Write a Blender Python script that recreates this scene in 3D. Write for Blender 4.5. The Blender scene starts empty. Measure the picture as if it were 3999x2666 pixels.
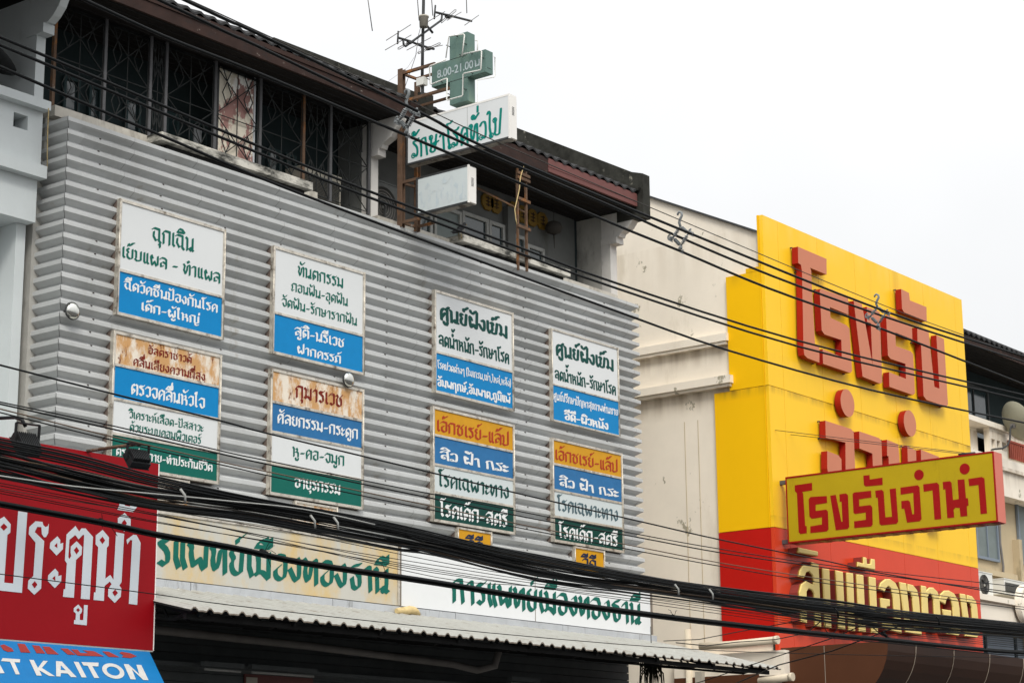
import bpy, math, random, mathutils
from mathutils import Vector, Matrix
random.seed(7)
sc = bpy.context.scene
COL = sc.collection
R = math.radians
# ------------------------------------------------------------------ camera
# x runs along the street front, y into the buildings, z up; the eye is at z = 0 and the pavement 1.6 m below
F, IW, IH = 7939.656, 3999.0, 2666.0
CR = Vector((0.61736883, -0.78661767, -0.00940046)); CU = Vector((-0.17525694, -0.14917828, 0.9731551)); CF = Vector((0.76690334, 0.59914813, 0.22995822))
EYE = Vector((0, -16, 0))
cd = bpy.data.cameras.new('camera'); cam = bpy.data.objects.new('camera', cd); COL.objects.link(cam)
cam.matrix_world = Matrix(((CR.x, CU.x, -CF.x, EYE.x), (CR.y, CU.y, -CF.y, EYE.y), (CR.z, CU.z, -CF.z, EYE.z), (0, 0, 0, 1)))
cd.sensor_width = 36; cd.lens = F*36/IW; cd.clip_end = 2000
sc.camera = cam
# ------------------------------------------------------------------ overcast daylight
w = bpy.data.worlds.new('World'); sc.world = w; w.use_nodes = True
nt = w.node_tree; bg = nt.nodes['Background']
SUN_EL, SUN_AZ = R(45), R(224)
sky = nt.nodes.new('ShaderNodeTexSky'); sky.sky_type = 'NISHITA'; sky.sun_disc = False
sky.sun_elevation = SUN_EL; sky.sun_rotation = SUN_AZ; sky.dust_density = 4
hs = nt.nodes.new('ShaderNodeHueSaturation'); hs.inputs['Saturation'].default_value = 0.2
mx = nt.nodes.new('ShaderNodeMix'); mx.data_type = 'RGBA'; mx.inputs[0].default_value = 0.8
tc = nt.nodes.new('ShaderNodeTexCoord'); nz = nt.nodes.new('ShaderNodeTexNoise'); nz.inputs['Scale'].default_value = 2.2; nz.inputs['Detail'].default_value = 5
cr = nt.nodes.new('ShaderNodeValToRGB'); cr.color_ramp.elements[0].color = (8.9, 9.0, 9.1, 1); cr.color_ramp.elements[1].color = (10.6, 10.65, 10.7, 1)
cr.color_ramp.elements[0].position = 0.35; cr.color_ramp.elements[1].position = 0.65
nt.links.new(tc.outputs['Generated'], nz.inputs['Vector']); nt.links.new(nz.outputs['Fac'], cr.inputs['Fac'])
nt.links.new(sky.outputs['Color'], hs.inputs['Color']); nt.links.new(hs.outputs['Color'], mx.inputs[6]); nt.links.new(cr.outputs['Color'], mx.inputs[7])
# an overcast sky is about three times brighter overhead than at the horizon
sx_ = nt.nodes.new('ShaderNodeSeparateXYZ'); nt.links.new(tc.outputs['Generated'], sx_.inputs[0])
mr = nt.nodes.new('ShaderNodeMapRange'); mr.inputs[1].default_value = 0; mr.inputs[2].default_value = 1; mr.inputs[3].default_value = .56; mr.inputs[4].default_value = 1.68; nt.links.new(sx_.outputs[2], mr.inputs[0])
vm = nt.nodes.new('ShaderNodeVectorMath'); vm.operation = 'SCALE'; nt.links.new(mx.outputs[2], vm.inputs[0]); nt.links.new(mr.outputs[0], vm.inputs['Scale'])
nt.links.new(vm.outputs[0], bg.inputs['Color']); bg.inputs['Strength'].default_value = 0.1
sl = bpy.data.lights.new('sun', 'SUN'); sl.energy = 1.5; sl.angle = R(20); sl.color = (1, .96, .88)
so = bpy.data.objects.new('sun', sl); COL.objects.link(so)
# the sun stands high over the street behind the cloud
so.rotation_euler = Vector((-0.6, -0.62, 0.85)).to_track_quat('Z', 'Y').to_euler()
sc.view_settings.view_transform = 'Standard'; sc.view_settings.look = 'None'; sc.view_settings.exposure = 0.4; sc.view_settings.gamma = 1
sc.cycles.max_bounces = 6; sc.cycles.use_denoising = True
# ------------------------------------------------------------------ measuring: a photo pixel meets a known plane
def ray(px, py): return CR*((px-IW/2)/F) - CU*((py-IH/2)/F) + CF
def P(px, py, y=0.0):
    d = ray(px, py); return EYE + d*((y-EYE.y)/d.y)
def PX(px, py, x):
    d = ray(px, py); return EYE + d*((x-EYE.x)/d.x)
def PN(px, py, o, n):
    d = ray(px, py); return EYE + d*((o-EYE).dot(n)/d.dot(n))
def zm(ox, oy, s): return lambda x, y: (ox+x/s, oy+y/s)
# ------------------------------------------------------------------ materials
MATS = {}
def mat(name, col, rough=.6, metal=0, var=.12, vs=3.0, stain=None, bump=0, spec=.15, bands=(), cell=None):
    if name in MATS: return MATS[name]
    m = bpy.data.materials.new(name); m.use_nodes = True; t = m.node_tree; b = t.nodes['Principled BSDF']
    N = t.nodes.new; L = t.links.new
    b.inputs['Roughness'].default_value = rough; b.inputs['Metallic'].default_value = metal; b.inputs['Specular IOR Level'].default_value = spec
    c = N('ShaderNodeTexCoord')
    n = N('ShaderNodeTexNoise'); n.inputs['Scale'].default_value = vs; n.inputs['Detail'].default_value = 6; n.inputs['Roughness'].default_value = .65
    L(c.outputs['Object'], n.inputs['Vector'])
    r = N('ShaderNodeMapRange'); r.inputs[1].default_value = .25; r.inputs[2].default_value = .75; r.inputs[3].default_value = 1-var; r.inputs[4].default_value = 1+var
    L(n.outputs['Fac'], r.inputs[0])
    mul = N('ShaderNodeVectorMath'); mul.operation = 'SCALE'; mul.inputs[0].default_value = col[:3]; L(r.outputs[0], mul.inputs['Scale'])
    out = mul.outputs[0]
    for st in (stain or []):
        scol, lo, hi, sscale, zst = st
        mp = N('ShaderNodeMapping'); mp.inputs['Scale'].default_value = (1, 1, zst); L(c.outputs['Object'], mp.inputs['Vector'])
        n2 = N('ShaderNodeTexNoise'); n2.inputs['Scale'].default_value = sscale; n2.inputs['Detail'].default_value = 8; n2.inputs['Roughness'].default_value = .7
        L(mp.outputs[0], n2.inputs['Vector'])
        r2 = N('ShaderNodeMapRange'); r2.inputs[1].default_value = lo; r2.inputs[2].default_value = hi; L(n2.outputs['Fac'], r2.inputs[0])
        mi = N('ShaderNodeMix'); mi.data_type = 'RGBA'; L(r2.outputs[0], mi.inputs[0]); L(out, mi.inputs[6]); mi.inputs[7].default_value = (*scol, 1); out = mi.outputs[2]
    if bands:
        sp = N('ShaderNodeSeparateXYZ'); L(c.outputs['Object'], sp.inputs[0])
        mp = N('ShaderNodeMapping'); mp.inputs['Scale'].default_value = (1, 1, .12); L(c.outputs['Object'], mp.inputs['Vector'])
        n3 = N('ShaderNodeTexNoise'); n3.inputs['Scale'].default_value = 6; n3.inputs['Detail'].default_value = 6; L(mp.outputs[0], n3.inputs['Vector'])
        for z0, h, bcol, st in bands:
            a = N('ShaderNodeMapRange'); a.inputs[1].default_value = z0-h; a.inputs[2].default_value = z0; L(sp.outputs[2], a.inputs[0])
            e = N('ShaderNodeMapRange'); e.inputs[1].default_value = z0; e.inputs[2].default_value = z0+.01; e.inputs[3].default_value = 1; e.inputs[4].default_value = 0; L(sp.outputs[2], e.inputs[0])
            g = N('ShaderNodeMapRange'); g.inputs[1].default_value = .35; g.inputs[2].default_value = .68; g.inputs[4].default_value = st; L(n3.outputs['Fac'], g.inputs[0])
            q = N('ShaderNodeMath'); q.operation = 'MULTIPLY'; L(a.outputs[0], q.inputs[0]); L(e.outputs[0], q.inputs[1])
            q2 = N('ShaderNodeMath'); q2.operation = 'MULTIPLY'; L(q.outputs[0], q2.inputs[0]); L(g.outputs[0], q2.inputs[1])
            mi = N('ShaderNodeMix'); mi.data_type = 'RGBA'; L(q2.outputs[0], mi.inputs[0]); L(out, mi.inputs[6]); mi.inputs[7].default_value = (*bcol, 1); out = mi.outputs[2]
    if cell:
        fl_ = N('ShaderNodeVectorMath'); fl_.operation = 'MULTIPLY'; fl_.inputs[1].default_value = cell; L(c.outputs['Object'], fl_.inputs[0])
        f2 = N('ShaderNodeVectorMath'); f2.operation = 'FLOOR'; L(fl_.outputs[0], f2.inputs[0]); wn = N('ShaderNodeTexWhiteNoise'); L(f2.outputs[0], wn.inputs['Vector'])
        r3 = N('ShaderNodeMapRange'); r3.inputs[3].default_value = .93; r3.inputs[4].default_value = 1.05; L(wn.outputs['Value'], r3.inputs[0])
        s3 = N('ShaderNodeVectorMath'); s3.operation = 'SCALE'; L(out, s3.inputs[0]); L(r3.outputs[0], s3.inputs['Scale']); out = s3.outputs[0]
    L(out, b.inputs['Base Color'])
    if bump:
        bp = N('ShaderNodeBump'); bp.inputs['Strength'].default_value = bump; bp.inputs['Distance'].default_value = .01; L(n.outputs['Fac'], bp.inputs['Height']); L(bp.outputs[0], b.inputs['Normal'])
    MATS[name] = m; return m
BLK = (.012, .014, .014)
def M(n): return MATS[n]
mat('plaster_grey', (.42, .41, .38), .85, var=.15, vs=4, stain=[((.12, .12, .11), .55, .75, 2.2, .35)], bump=.2)
mat('plaster_white', (.62, .61, .57), .85, var=.12, vs=4, stain=[((.06, .06, .05), .52, .64, 5, .6)], bump=.3)
mat('plaster_blue', (.60, .64, .645), .8, var=.06, vs=2, stain=[((.42, .44, .44), .55, .8, 1.6, .5)])
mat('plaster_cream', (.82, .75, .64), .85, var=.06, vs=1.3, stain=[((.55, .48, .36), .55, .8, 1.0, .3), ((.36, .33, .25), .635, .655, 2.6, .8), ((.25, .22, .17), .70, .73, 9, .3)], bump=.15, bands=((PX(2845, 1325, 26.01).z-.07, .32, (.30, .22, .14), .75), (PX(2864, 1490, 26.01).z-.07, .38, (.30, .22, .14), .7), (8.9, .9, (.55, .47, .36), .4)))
mat('plaster_tan', (.50, .41, .27), .85, var=.08, vs=1.5, stain=[((.2, .17, .11), .58, .8, 2, .4)], bump=.15)
mat('mould', (.035, .035, .03), .95, var=.5, vs=6, stain=[((.36, .34, .28), .62, .70, 3.2, .8)], bump=.4)
mat('ledge_pale', (.52, .49, .43), .9, var=.15, vs=6, stain=[((.2, .18, .15), .5, .7, 2.5, .4), ((.05, .05, .04), .66, .72, 6, .5)], bump=.3)
mat('ledge', (.58, .56, .50), .9, var=.15, vs=6, stain=[((.05, .05, .045), .42, .60, 2.6, 2.5)], bump=.4)
mat('inner_wall_shaded', (.022, .033, .035), .9, var=.2, vs=3)  # walls set back under the eaves, their shade is put into the colour
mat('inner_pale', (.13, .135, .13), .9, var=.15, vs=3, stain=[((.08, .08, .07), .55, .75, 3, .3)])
mat('door_teal', (.03, .052, .055), .6, var=.15, vs=5)
mat('soffit', (.016, .014, .013), .8, var=.3, vs=5)
mat('fascia_wood', (.038, .021, .017), .7, var=.35, vs=4, stain=[((.03, .02, .018), .5, .62, 5, 1.5), ((.28, .24, .21), .64, .72, 8, 1.5)])
mat('fascia_new', (.16, .066, .06), .55, var=.08, vs=6)
mat('tile', (.035, .035, .036), .85, var=.4, vs=8)
mat('clad', (.50, .512, .51), .45, var=.04, vs=2, stain=[((.41, .415, .405), .48, .72, 1.2, .6), ((.30, .27, .22), .62, .78, 3.0, .2)], cell=(.83, 0, 2.37))
mat('clad_seam_pale', (.33, .335, .335), .6)
mat('clad_seam', (.16, .165, .165), .6)
mat('screw', (.06, .05, .045), .6)
mat('alu', (.60, .56, .49), .38, metal=.55, var=.3, vs=9, stain=[((.16, .13, .1), .52, .66, 7, 1)])
mat('alu_side', (.17, .13, .11), .6, metal=.2, var=.2)
PW = mat('sign_white', (.66, .68, .685), .3, var=.02, vs=2)
mat('sign_white_aged', (.57, .625, .63), .35, var=.04, vs=3)
mat('sign_blue', (.002, .21, .50), .4, var=.06, vs=7)
mat('sign_blue_dull', (.025, .145, .34), .4, var=.12, vs=8, stain=[((.5, .55, .6), .735, .76, 22, 1)])
mat('sign_green', (.004, .115, .088), .35, var=.08, vs=5)
mat('sign_dark_green', (.003, .05, .04), .35, var=.08, vs=5)
mat('sign_orange', (.58, .285, .012), .4, var=.1, vs=5, stain=[((.35, .2, .02), .6, .8, 3, .6)])
mat('sign_rust', (.74, .67, .57), .6, var=.08, vs=6, stain=[((.55, .31, .13), .45, .56, 4.2, .5), ((.17, .05, .018), .57, .64, 9, .4)])
mat('sign_yellowed', (.51, .50, .45), .55, var=.05, vs=2, stain=[((.60, .44, .2), .44, .62, 1.1, .5), ((.34, .22, .1), .68, .78, 5, .3)])
mat('sign_panel_white', (.74, .755, .76), .4, var=.03, vs=2, stain=[((.6, .6, .58), .62, .8, 2.5, .3)])
mat('ink_green', (.006, .12, .09), .5, var=.1, vs=9)
mat('ink_dark_green', (.004, .062, .052), .5, var=.1, vs=9)
mat('ink_white', (.74, .75, .75), .5, var=.05, vs=8)
mat('ink_red', (.37, .04, .012), .5, var=.15, vs=12)
mat('ink_rust', (.17, .018, .01), .7, var=.3, vs=14, stain=[((.55, .38, .22), .60, .68, 14, .5)])
mat('ink_navy', (.012, .022, .055), .5)
mat('ink_grey', (.075, .125, .145), .5, var=.2, vs=6)
mat('ink_teal', (0, .20, .165), .4, var=.03)
mat('ink_ghost', (.50, .57, .60), .5, var=.1, vs=14, stain=[((.57, .62, .63), .44, .54, 14, .4)])
mat('pole_rust', (.12, .075, .05), .8, var=.35, vs=8, stain=[((.30, .12, .035), .54, .66, 6, .6), ((.3, .28, .25), .62, .7, 9, .4)])
mat('steel_dark', (.06, .062, .063), .6, metal=.3, var=.3, vs=8)
mat('grille', (.022, .024, .024), .6, var=.4, vs=9)
mat('post_grey', (.1, .1, .105), .6, var=.2, vs=8)
mat('cross_green', (.12, .195, .17), .45, metal=.2, var=.12, vs=3, stain=[((.2, .27, .19), .55, .75, 2, .6), ((.09, .17, .16), .6, .8, 4, .3)])
mat('neon_tube', (.72, .72, .68), .35)
mat('lightbox_side', (.80, .78, .74), .4, var=.03, vs=4)
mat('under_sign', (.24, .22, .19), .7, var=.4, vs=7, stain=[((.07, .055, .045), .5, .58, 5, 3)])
mat('cable', (.007, .008, .0085), .5, var=.3, vs=4, spec=.12)
mat('cable_old_glint', (.05, .045, .04), .55, var=.3, vs=4)
mat('cable_brown', (.11, .075, .05), .5, var=.3, vs=4)
mat('spacer_grey', (.2, .215, .22), .4, var=.12, vs=9)
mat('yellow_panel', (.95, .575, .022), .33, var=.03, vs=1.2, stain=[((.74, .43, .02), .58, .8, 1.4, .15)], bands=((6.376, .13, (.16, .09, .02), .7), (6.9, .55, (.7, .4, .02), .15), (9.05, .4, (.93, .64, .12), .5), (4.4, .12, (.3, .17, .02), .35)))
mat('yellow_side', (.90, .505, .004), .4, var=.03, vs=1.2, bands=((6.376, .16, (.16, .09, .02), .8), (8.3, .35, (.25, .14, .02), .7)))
mat('red_panel_sheen', (.66, .06, .022), .22, var=.05, vs=1.5)  # lighter copy of the panel red with the sky reflection painted in
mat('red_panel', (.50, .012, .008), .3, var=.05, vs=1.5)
mat('letter_red_sheen', (.56, .195, .105), .2, var=.04, vs=2)  # face red lightened to salmon, the sky's sheen is in the colour
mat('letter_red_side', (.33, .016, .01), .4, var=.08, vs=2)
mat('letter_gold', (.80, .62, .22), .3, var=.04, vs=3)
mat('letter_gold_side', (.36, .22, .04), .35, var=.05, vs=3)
mat('letter_base', (.25, .05, .04), .4)
mat('brown_canopy', (.09, .034, .016), .6, var=.08, vs=1.5)
mat('canopy_shaded', (.032, .014, .008), .45, var=.1, vs=1.5)  # darker copy of the canopy brown, shade of the curved front painted in
mat('plaster_pale', (.62, .60, .57), .85, var=.1, vs=4, stain=[((.25, .24, .22), .6, .75, 3, .4)])
mat('canopy_seam', (.3, .25, .2), .6)
mat('proj_yellow', (.47, .33, .01), .35, var=.07, vs=1.5, stain=[((.3, .2, .01), .62, .8, 2, .4)])
mat('proj_red', (.33, .008, .008), .35, var=.08, vs=2)
mat('proj_end', (.62, .17, .12), .35, var=.05, vs=2)
mat('banner_red', (.265, .003, .007), .45, var=.06, vs=1.5)
mat('hours_paint', (.40, .47, .48), .6, var=.15, vs=12)
mat('banner_white', (.53, .57, .60), .5, var=.04, vs=4)
mat('awning_blue', (.006, .15, .38), .55, var=.08, vs=4)
mat('awning_red', (.26, .035, .03), .6, var=.1, vs=5)
mat('awning_white', (.5, .5, .48), .6, var=.1, vs=8, stain=[((.3, .27, .22), .66, .72, 14, 1)])
mat('tin', (.41, .41, .38), .55, metal=.15, var=.1, vs=5, stain=[((.26, .23, .19), .55, .72, 3.5, 1), ((.58, .58, .55), .62, .7, 6, 1)], bump=.1)
mat('tin_edge', (.2, .17, .14), .7, var=.2)
mat('flashing', (.52, .54, .56), .45, metal=.3, var=.12, vs=5, stain=[((.22, .22, .22), .58, .7, 7, .2)])
mat('shutter', (.085, .095, .097), .6, var=.2, vs=3)
mat('under_shade', (.02, .02, .02), .8, var=.3, vs=3)  # near-black for undersides and recesses, shade put into the colour
mat('glass', (.02, .035, .038), .08, var=.1, spec=.8)
mat('glass_frost', (.16, .19, .185), .35, var=.15, vs=4)
mat('frame_grey', (.34, .345, .33), .6, var=.15, vs=5, stain=[((.14, .12, .1), .6, .75, 5, .4)])
mat('frame_blue', (.22, .26, .31), .45, metal=.3)
mat('pipe_cream', (.66, .58, .45), .6, var=.08, vs=4, stain=[((.3, .22, .14), .62, .75, 5, 1)])
mat('pipe_grey', (.17, .16, .15), .6, var=.2)
mat('ac_white', (.68, .68, .64), .45, var=.05)
mat('ac_beige', (.42, .39, .33), .5, var=.1)
mat('fan_dark', (.07, .07, .065), .6)
mat('dish_grey', (.34, .33, .25), .5, var=.12, vs=5)
mat('chrome', (.62, .62, .58), .16, metal=1, var=.2, vs=9)
mat('gold_disc', (.20, .12, .022), .5, var=.2, vs=9)
mat('lantern_dark', (.05, .045, .04), .8)
mat('bird_black', (.015, .015, .017), .5)
mat('bird_beak', (.25, .17, .05), .5)
mat('cloth_straw', (.62, .48, .24), .85, var=.15, vs=12, stain=[((.3, .22, .1), .6, .7, 9, 1)])
mat('fern', (.03, .035, .02), .9, var=.4, vs=9)
mat('asphalt', (.05, .05, .05), .9, var=.2, vs=6, bump=.2)
mat('pavement', (.13, .125, .12), .9, var=.12, vs=3, bump=.15)
mat('road_paint', (.6, .6, .58), .7)
mat('board_peel', (.62, .57, .47), .8, var=.12, vs=5, stain=[((.30, .165, .145), .46, .49, 2.6, .55), ((.85, .83, .78), .58, .61, 3.3, .7)])
mat('red_rail', (.28, .06, .035), .6, var=.15)
mat('flood_black', (.014, .015, .016), .45, var=.2)
# ------------------------------------------------------------------ mesh building
class MB:
    def __init__(s): s.v = []; s.f = []; s.mi = []; s.ms = []; s.sm = []
    def _m(s, m):
        if m not in s.ms: s.ms.append(m)
        return s.ms.index(m)
    def face(s, pts, m, smooth=False):
        n = len(s.v); s.v += [tuple(p) for p in pts]; s.f.append(tuple(range(n, n+len(pts)))); s.mi.append(s._m(m)); s.sm.append(smooth)
    def box(s, x0, x1, y0, y1, z0, z1, m, mfront=None):
        if x0 > x1: x0, x1 = x1, x0
        if y0 > y1: y0, y1 = y1, y0
        if z0 > z1: z0, z1 = z1, z0
        n = len(s.v); s.v += [(x, y, z) for z in (z0, z1) for y in (y0, y1) for x in (x0, x1)]
        for i, q in enumerate(((0, 2, 3, 1), (4, 5, 7, 6), (0, 1, 5, 4), (2, 6, 7, 3), (0, 4, 6, 2), (1, 3, 7, 5))):
            s.f.append(tuple(n+a for a in q)); s.mi.append(s._m(mfront if (mfront and i == 2) else m)); s.sm.append(False)
    def obox(s, c, ax, ay, az, m):
        """box from a centre and three half-axis vectors"""
        n = len(s.v); c = Vector(c)
        s.v += [tuple(c+ax*i+ay*j+az*k) for k in (-1, 1) for j in (-1, 1) for i in (-1, 1)]
        for q in ((0, 2, 3, 1), (4, 5, 7, 6), (0, 1, 5, 4), (2, 6, 7, 3), (0, 4, 6, 2), (1, 3, 7, 5)):
            s.f.append(tuple(n+a for a in q)); s.mi.append(s._m(m)); s.sm.append(False)
    def bar(s, a, b, w, h, m, up=(0, 0, 1)):
        a, b = Vector(a), Vector(b); d = (b-a); L = d.length; d.normalize(); up = Vector(up)
        if abs(d.dot(up)) > .95: up = Vector((0, 1, 0))
        sx = d.cross(up).normalized(); su = sx.cross(d)
        s.obox((a+b)/2, d*L/2, sx*w/2, su*h/2, m)
    def prism(s, pts, dv, m, mside=None, back=False):
        """flat polygon (front) pushed back by the vector dv"""
        pts = [Vector(p) for p in pts]; dv = Vector(dv); k = len(pts)
        n = len(s.v); s.v += [tuple(p) for p in pts]+[tuple(p+dv) for p in pts]
        s.f.append(tuple(range(n, n+k))); s.mi.append(s._m(m)); s.sm.append(False)
        for i in range(k):
            j = (i+1) % k; s.f.append((n+i, n+j, n+k+j, n+k+i)); s.mi.append(s._m(mside or m)); s.sm.append(False)
        if back: s.f.append(tuple(range(n+2*k-1, n+k-1, -1))); s.mi.append(s._m(mside or m)); s.sm.append(False)
    def tube(s, path, r, m, seg=6, caps=True):
        path = [Vector(p) for p in path]; n0 = len(s.v); k = len(path)
        prev = None
        for i, p in enumerate(path):
            d = (path[min(i+1, k-1)]-path[max(i-1, 0)]).normalized()
            if prev is None: u = d.orthogonal().normalized()
            else: u = (prev - d*prev.dot(d)).normalized()
            prev = u; v = d.cross(u); rr = r[i] if isinstance(r, (list, tuple)) else r
            s.v += [tuple(p+(u*math.cos(a)+v*math.sin(a))*rr) for a in [2*math.pi*j/seg for j in range(seg)]]
        for i in range(k-1):
            for j in range(seg):
                a = n0+i*seg+j; b = n0+i*seg+(j+1) % seg
                s.f.append((a, b, b+seg, a+seg)); s.mi.append(s._m(m)); s.sm.append(True)
        if caps:
            s.f.append(tuple(range(n0+seg-1, n0-1, -1))); s.mi.append(s._m(m)); s.sm.append(False)
            s.f.append(tuple(range(n0+(k-1)*seg, n0+k*seg))); s.mi.append(s._m(m)); s.sm.append(False)
    def grid(s, rows, m, smooth=True, closed=False):
        n0 = len(s.v); k = len(rows[0])
        for r_ in rows: s.v += [tuple(p) for p in r_]
        for i in range(len(rows)-1):
            for j in range(k if closed else k-1):
                a = n0+i*k+j; b = n0+i*k+(j+1) % k
                s.f.append((a, b, b+k, a+k)); s.mi.append(s._m(m)); s.sm.append(smooth)
    def tris(s, vs, fs, m):
        n = len(s.v); s.v += [tuple(p) for p in vs]
        for f in fs: s.f.append(tuple(n+i for i in f)); s.mi.append(s._m(m)); s.sm.append(False)
    def build(s, name, parent=None, mats=None):
        me = bpy.data.meshes.new(name); me.from_pydata(s.v, [], s.f)
        for m in s.ms: me.materials.append(m if not isinstance(m, str) else MATS[m])
        me.polygons.foreach_set('material_index', s.mi); me.polygons.foreach_set('use_smooth', s.sm); me.update()
        o = bpy.data.objects.new(name, me); COL.objects.link(o)
        if parent:
            o.parent = parent
            b = parent
            mw = Matrix.Identity(4)
            if parent.type == 'EMPTY': mw = Matrix.Translation(parent.location)
            o.matrix_parent_inverse = mw.inverted()
        return o
def tag(o, label, cat, group=None):
    o['label'] = label; o['category'] = cat
    if group: o['group'] = group
    return o
def thing(name, label, cat, loc, group=None):
    o = bpy.data.objects.new(name, None); COL.objects.link(o); o.location = loc; o.empty_display_size = .1
    return tag(o, label, cat, group)
def one(name, parent, fn):
    b = MB(); fn(b); return b.build(name, parent)
def struct(b, name):
    o = b.build(name); o['kind'] = 'structure'; return o
def lathe(b, c, axis, prof, m, seg=20):
    """prof: (radius, distance along axis)"""
    axis = Vector(axis).normalized(); u = axis.orthogonal().normalized(); v = axis.cross(u); c = Vector(c)
    b.grid([[c+axis*h+(u*math.cos(2*math.pi*j/seg)+v*math.sin(2*math.pi*j/seg))*max(r_, 1e-4) for j in range(seg)] for r_, h in prof], m, True, True)
# ---- lettering: every Thai glyph is a set of pen strokes; a broad nib is swept along them ----
GL = {}
def _g(txt):
    for line in txt.strip().split('\n'):
        ch, w, st = line.split('|')
        GL[ch] = (float(w)+5, [[tuple(map(float, q.split())) for q in s.split(',')] for s in st.split(';') if s.strip()])
_g('''ก|60|10 0,10 66,3 76,16 98,50 98,50 0
ข|56|2 88,12 98,20 84,11 70,13 60,13 32,4 22,16 2,46 14,46 98
ค|58|12 0,8 60,16 88,28 98,40 88,50 88,50 0;34 60,25 44,12 20
ฅ|58|12 0,8 60,50 88,50 0
ง|46|3 50,24 4,38 14,38 80,29 98,20 84
จ|52|4 78,16 98,46 96,46 12,34 2,22 10,12 40
ฉ|62|0 88,12 98,46 96,46 10,58 -4;10 70,8 36,24 6,46 26
ช|60|2 86,12 98,22 82,12 64,13 14,30 2,46 14,46 62,36 78,54 104
ซ|60|2 84,9 96,16 84,22 96,24 80,12 64,13 14,30 2,46 14,46 62,36 78,54 106
ญ|86|10 0,10 66,3 76,16 98,44 98,44 12,54 2,74 14,74 98;46 -10,54 -24,68 -22,74 -10
ด|58|12 0,8 60,16 88,28 98,40 88,50 88,50 0;12 2,28 24,30 40,16 50
ต|60|12 0,8 60,14 90,21 98,30 86,40 98,52 88,52 0;12 2,28 24,30 40,16 50
ถ|60|24 18,10 0,2 18,10 32,10 66,3 76,16 98,50 98,50 0
ท|60|4 96,14 82,8 40,20 4,30 40,34 86,44 98,52 90,52 0
ธ|54|48 104,14 92,6 80,44 66,46 12,30 2,16 14,14 46
น|60|3 97,13 86,13 0;13 4,34 26,56 4;50 98,50 12,40 2,30 14,36 26
บ|56|2 97,12 86,12 26,4 18,18 2,46 14,46 98
ป|58|2 97,12 86,12 26,4 18,18 2,48 14,48 142
ผ|66|22 68,12 98,7 78,14 16,20 2,34 44,48 2,58 14,58 98
ฝ|66|22 68,12 98,7 78,14 16,20 2,34 44,48 2,58 14,58 140
พ|68|2 97,12 84,8 60,20 4,35 56,50 4,60 14,60 98
ฟ|68|2 97,12 84,8 60,20 4,35 56,50 4,60 14,60 140
ภ|60|2 12,12 2,20 16,12 28,12 66,4 76,18 98,50 98,50 0
ม|60|3 97,14 84,14 8,4 20,14 24,34 22,50 2;50 98,50 0
ย|56|20 92,12 98,6 80,18 60,8 44,12 14,28 2,46 14,46 98
ร|46|42 104,32 91,8 94,8 82,34 58,36 16,22 2,8 16
ล|58|4 80,16 98,38 98,50 86,50 0;50 46,26 60,10 44,12 10,28 20
ว|46|4 78,16 98,40 94,40 14,26 2,12 14
ศ|60|12 0,8 60,16 88,28 98,40 88,50 88,50 0;34 60,25 44,12 20;40 92,58 116
ษ|62|2 97,12 86,12 26,4 18,18 2,46 14,46 98;26 52,38 40,60 60
ส|60|4 80,16 98,38 98,50 86,50 0;50 46,26 60,10 44,12 10,28 20;40 96,58 118
ห|60|3 97,13 86,13 0;13 36,44 66,38 92,30 84;36 56,50 44,50 0
อ|54|4 84,16 98,46 94,46 14,28 2,10 14,10 46,26 56
ฤ|60|10 10,10 66,3 76,16 98,50 98,50 -40
ะ|34|6 84,8 62,18 56,30 74;6 36,8 14,18 8,30 26
า|40|4 80,14 98,30 94,30 0
เ|24|10 100,10 14,20 2
แ|46|10 100,10 14,20 2;32 100,32 14,42 2
โ|34|38 150,28 138,4 140,4 130,14 114,14 14,24 2
ไ|34|0 132,8 148,18 132,14 116,14 14,24 2
ใ|34|20 126,8 130,8 146,20 148,14 116,14 14,24 2
ๆ|44|6 66,16 98,38 94,38 -34
-|46|8 44,38 48
~|30|4 44,26 48
,|22|14 8,8 -16
(|20|16 140,6 110,6 20,16 -14
)|20|4 140,14 110,14 20,4 -14
.|18|8 4,10 6
 |26|''')
MK = {'ั':'-34 26,-30 10,-14 6,4 30','ิ':'-48 2,-34 26,-14 24,2 6;-48 2,2 6','ี':'-48 2,-34 26,-14 22,0 4;-48 2,0 4;-2 4,-2 34',
 'ึ':'-48 2,-34 26,-14 22,0 4;-48 2,0 4;-6 24,2 30','ื':'-50 2,-36 26,-18 22,-2 4;-50 2,0 4;-14 10,-14 36;2 4,2 36','็':'-38 4,-34 24,-22 12,-10 22,-12 34,6 40',
 '่':'-2 4,-2 30','้':'-26 28,-20 12,-10 12,4 34','๊':'-30 8,-28 28,-18 14,-10 26,4 34','์':'-22 6,-24 22,-10 20,4 38','ํ':'-18 4,-24 14,-18 24,-10 14,-18 4'}
MK = {k: [[tuple(map(float, q.split())) for q in s.split(',')] for s in v.split(';')] for k, v in MK.items()}
UN = {'ุ':'-12 -14,-4 -16,-4 -38','ู':'-28 -14,-24 -34,-6 -36,-4 -14'}
UN = {k: [[tuple(map(float, q.split())) for q in s.split(',')] for s in v.split(';')] for k, v in UN.items()}
def chaikin(p, n):
    for _ in range(n):
        if len(p) < 3: return p
        q = [p[0]]
        for a, b in zip(p, p[1:]):
            q += [(a[0]*.75+b[0]*.25, a[1]*.75+b[1]*.25), (a[0]*.25+b[0]*.75, a[1]*.25+b[1]*.75)]
        p = q[:1] + q[2:-2] + [p[-1]] if len(q) > 4 else q
    return p
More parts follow.
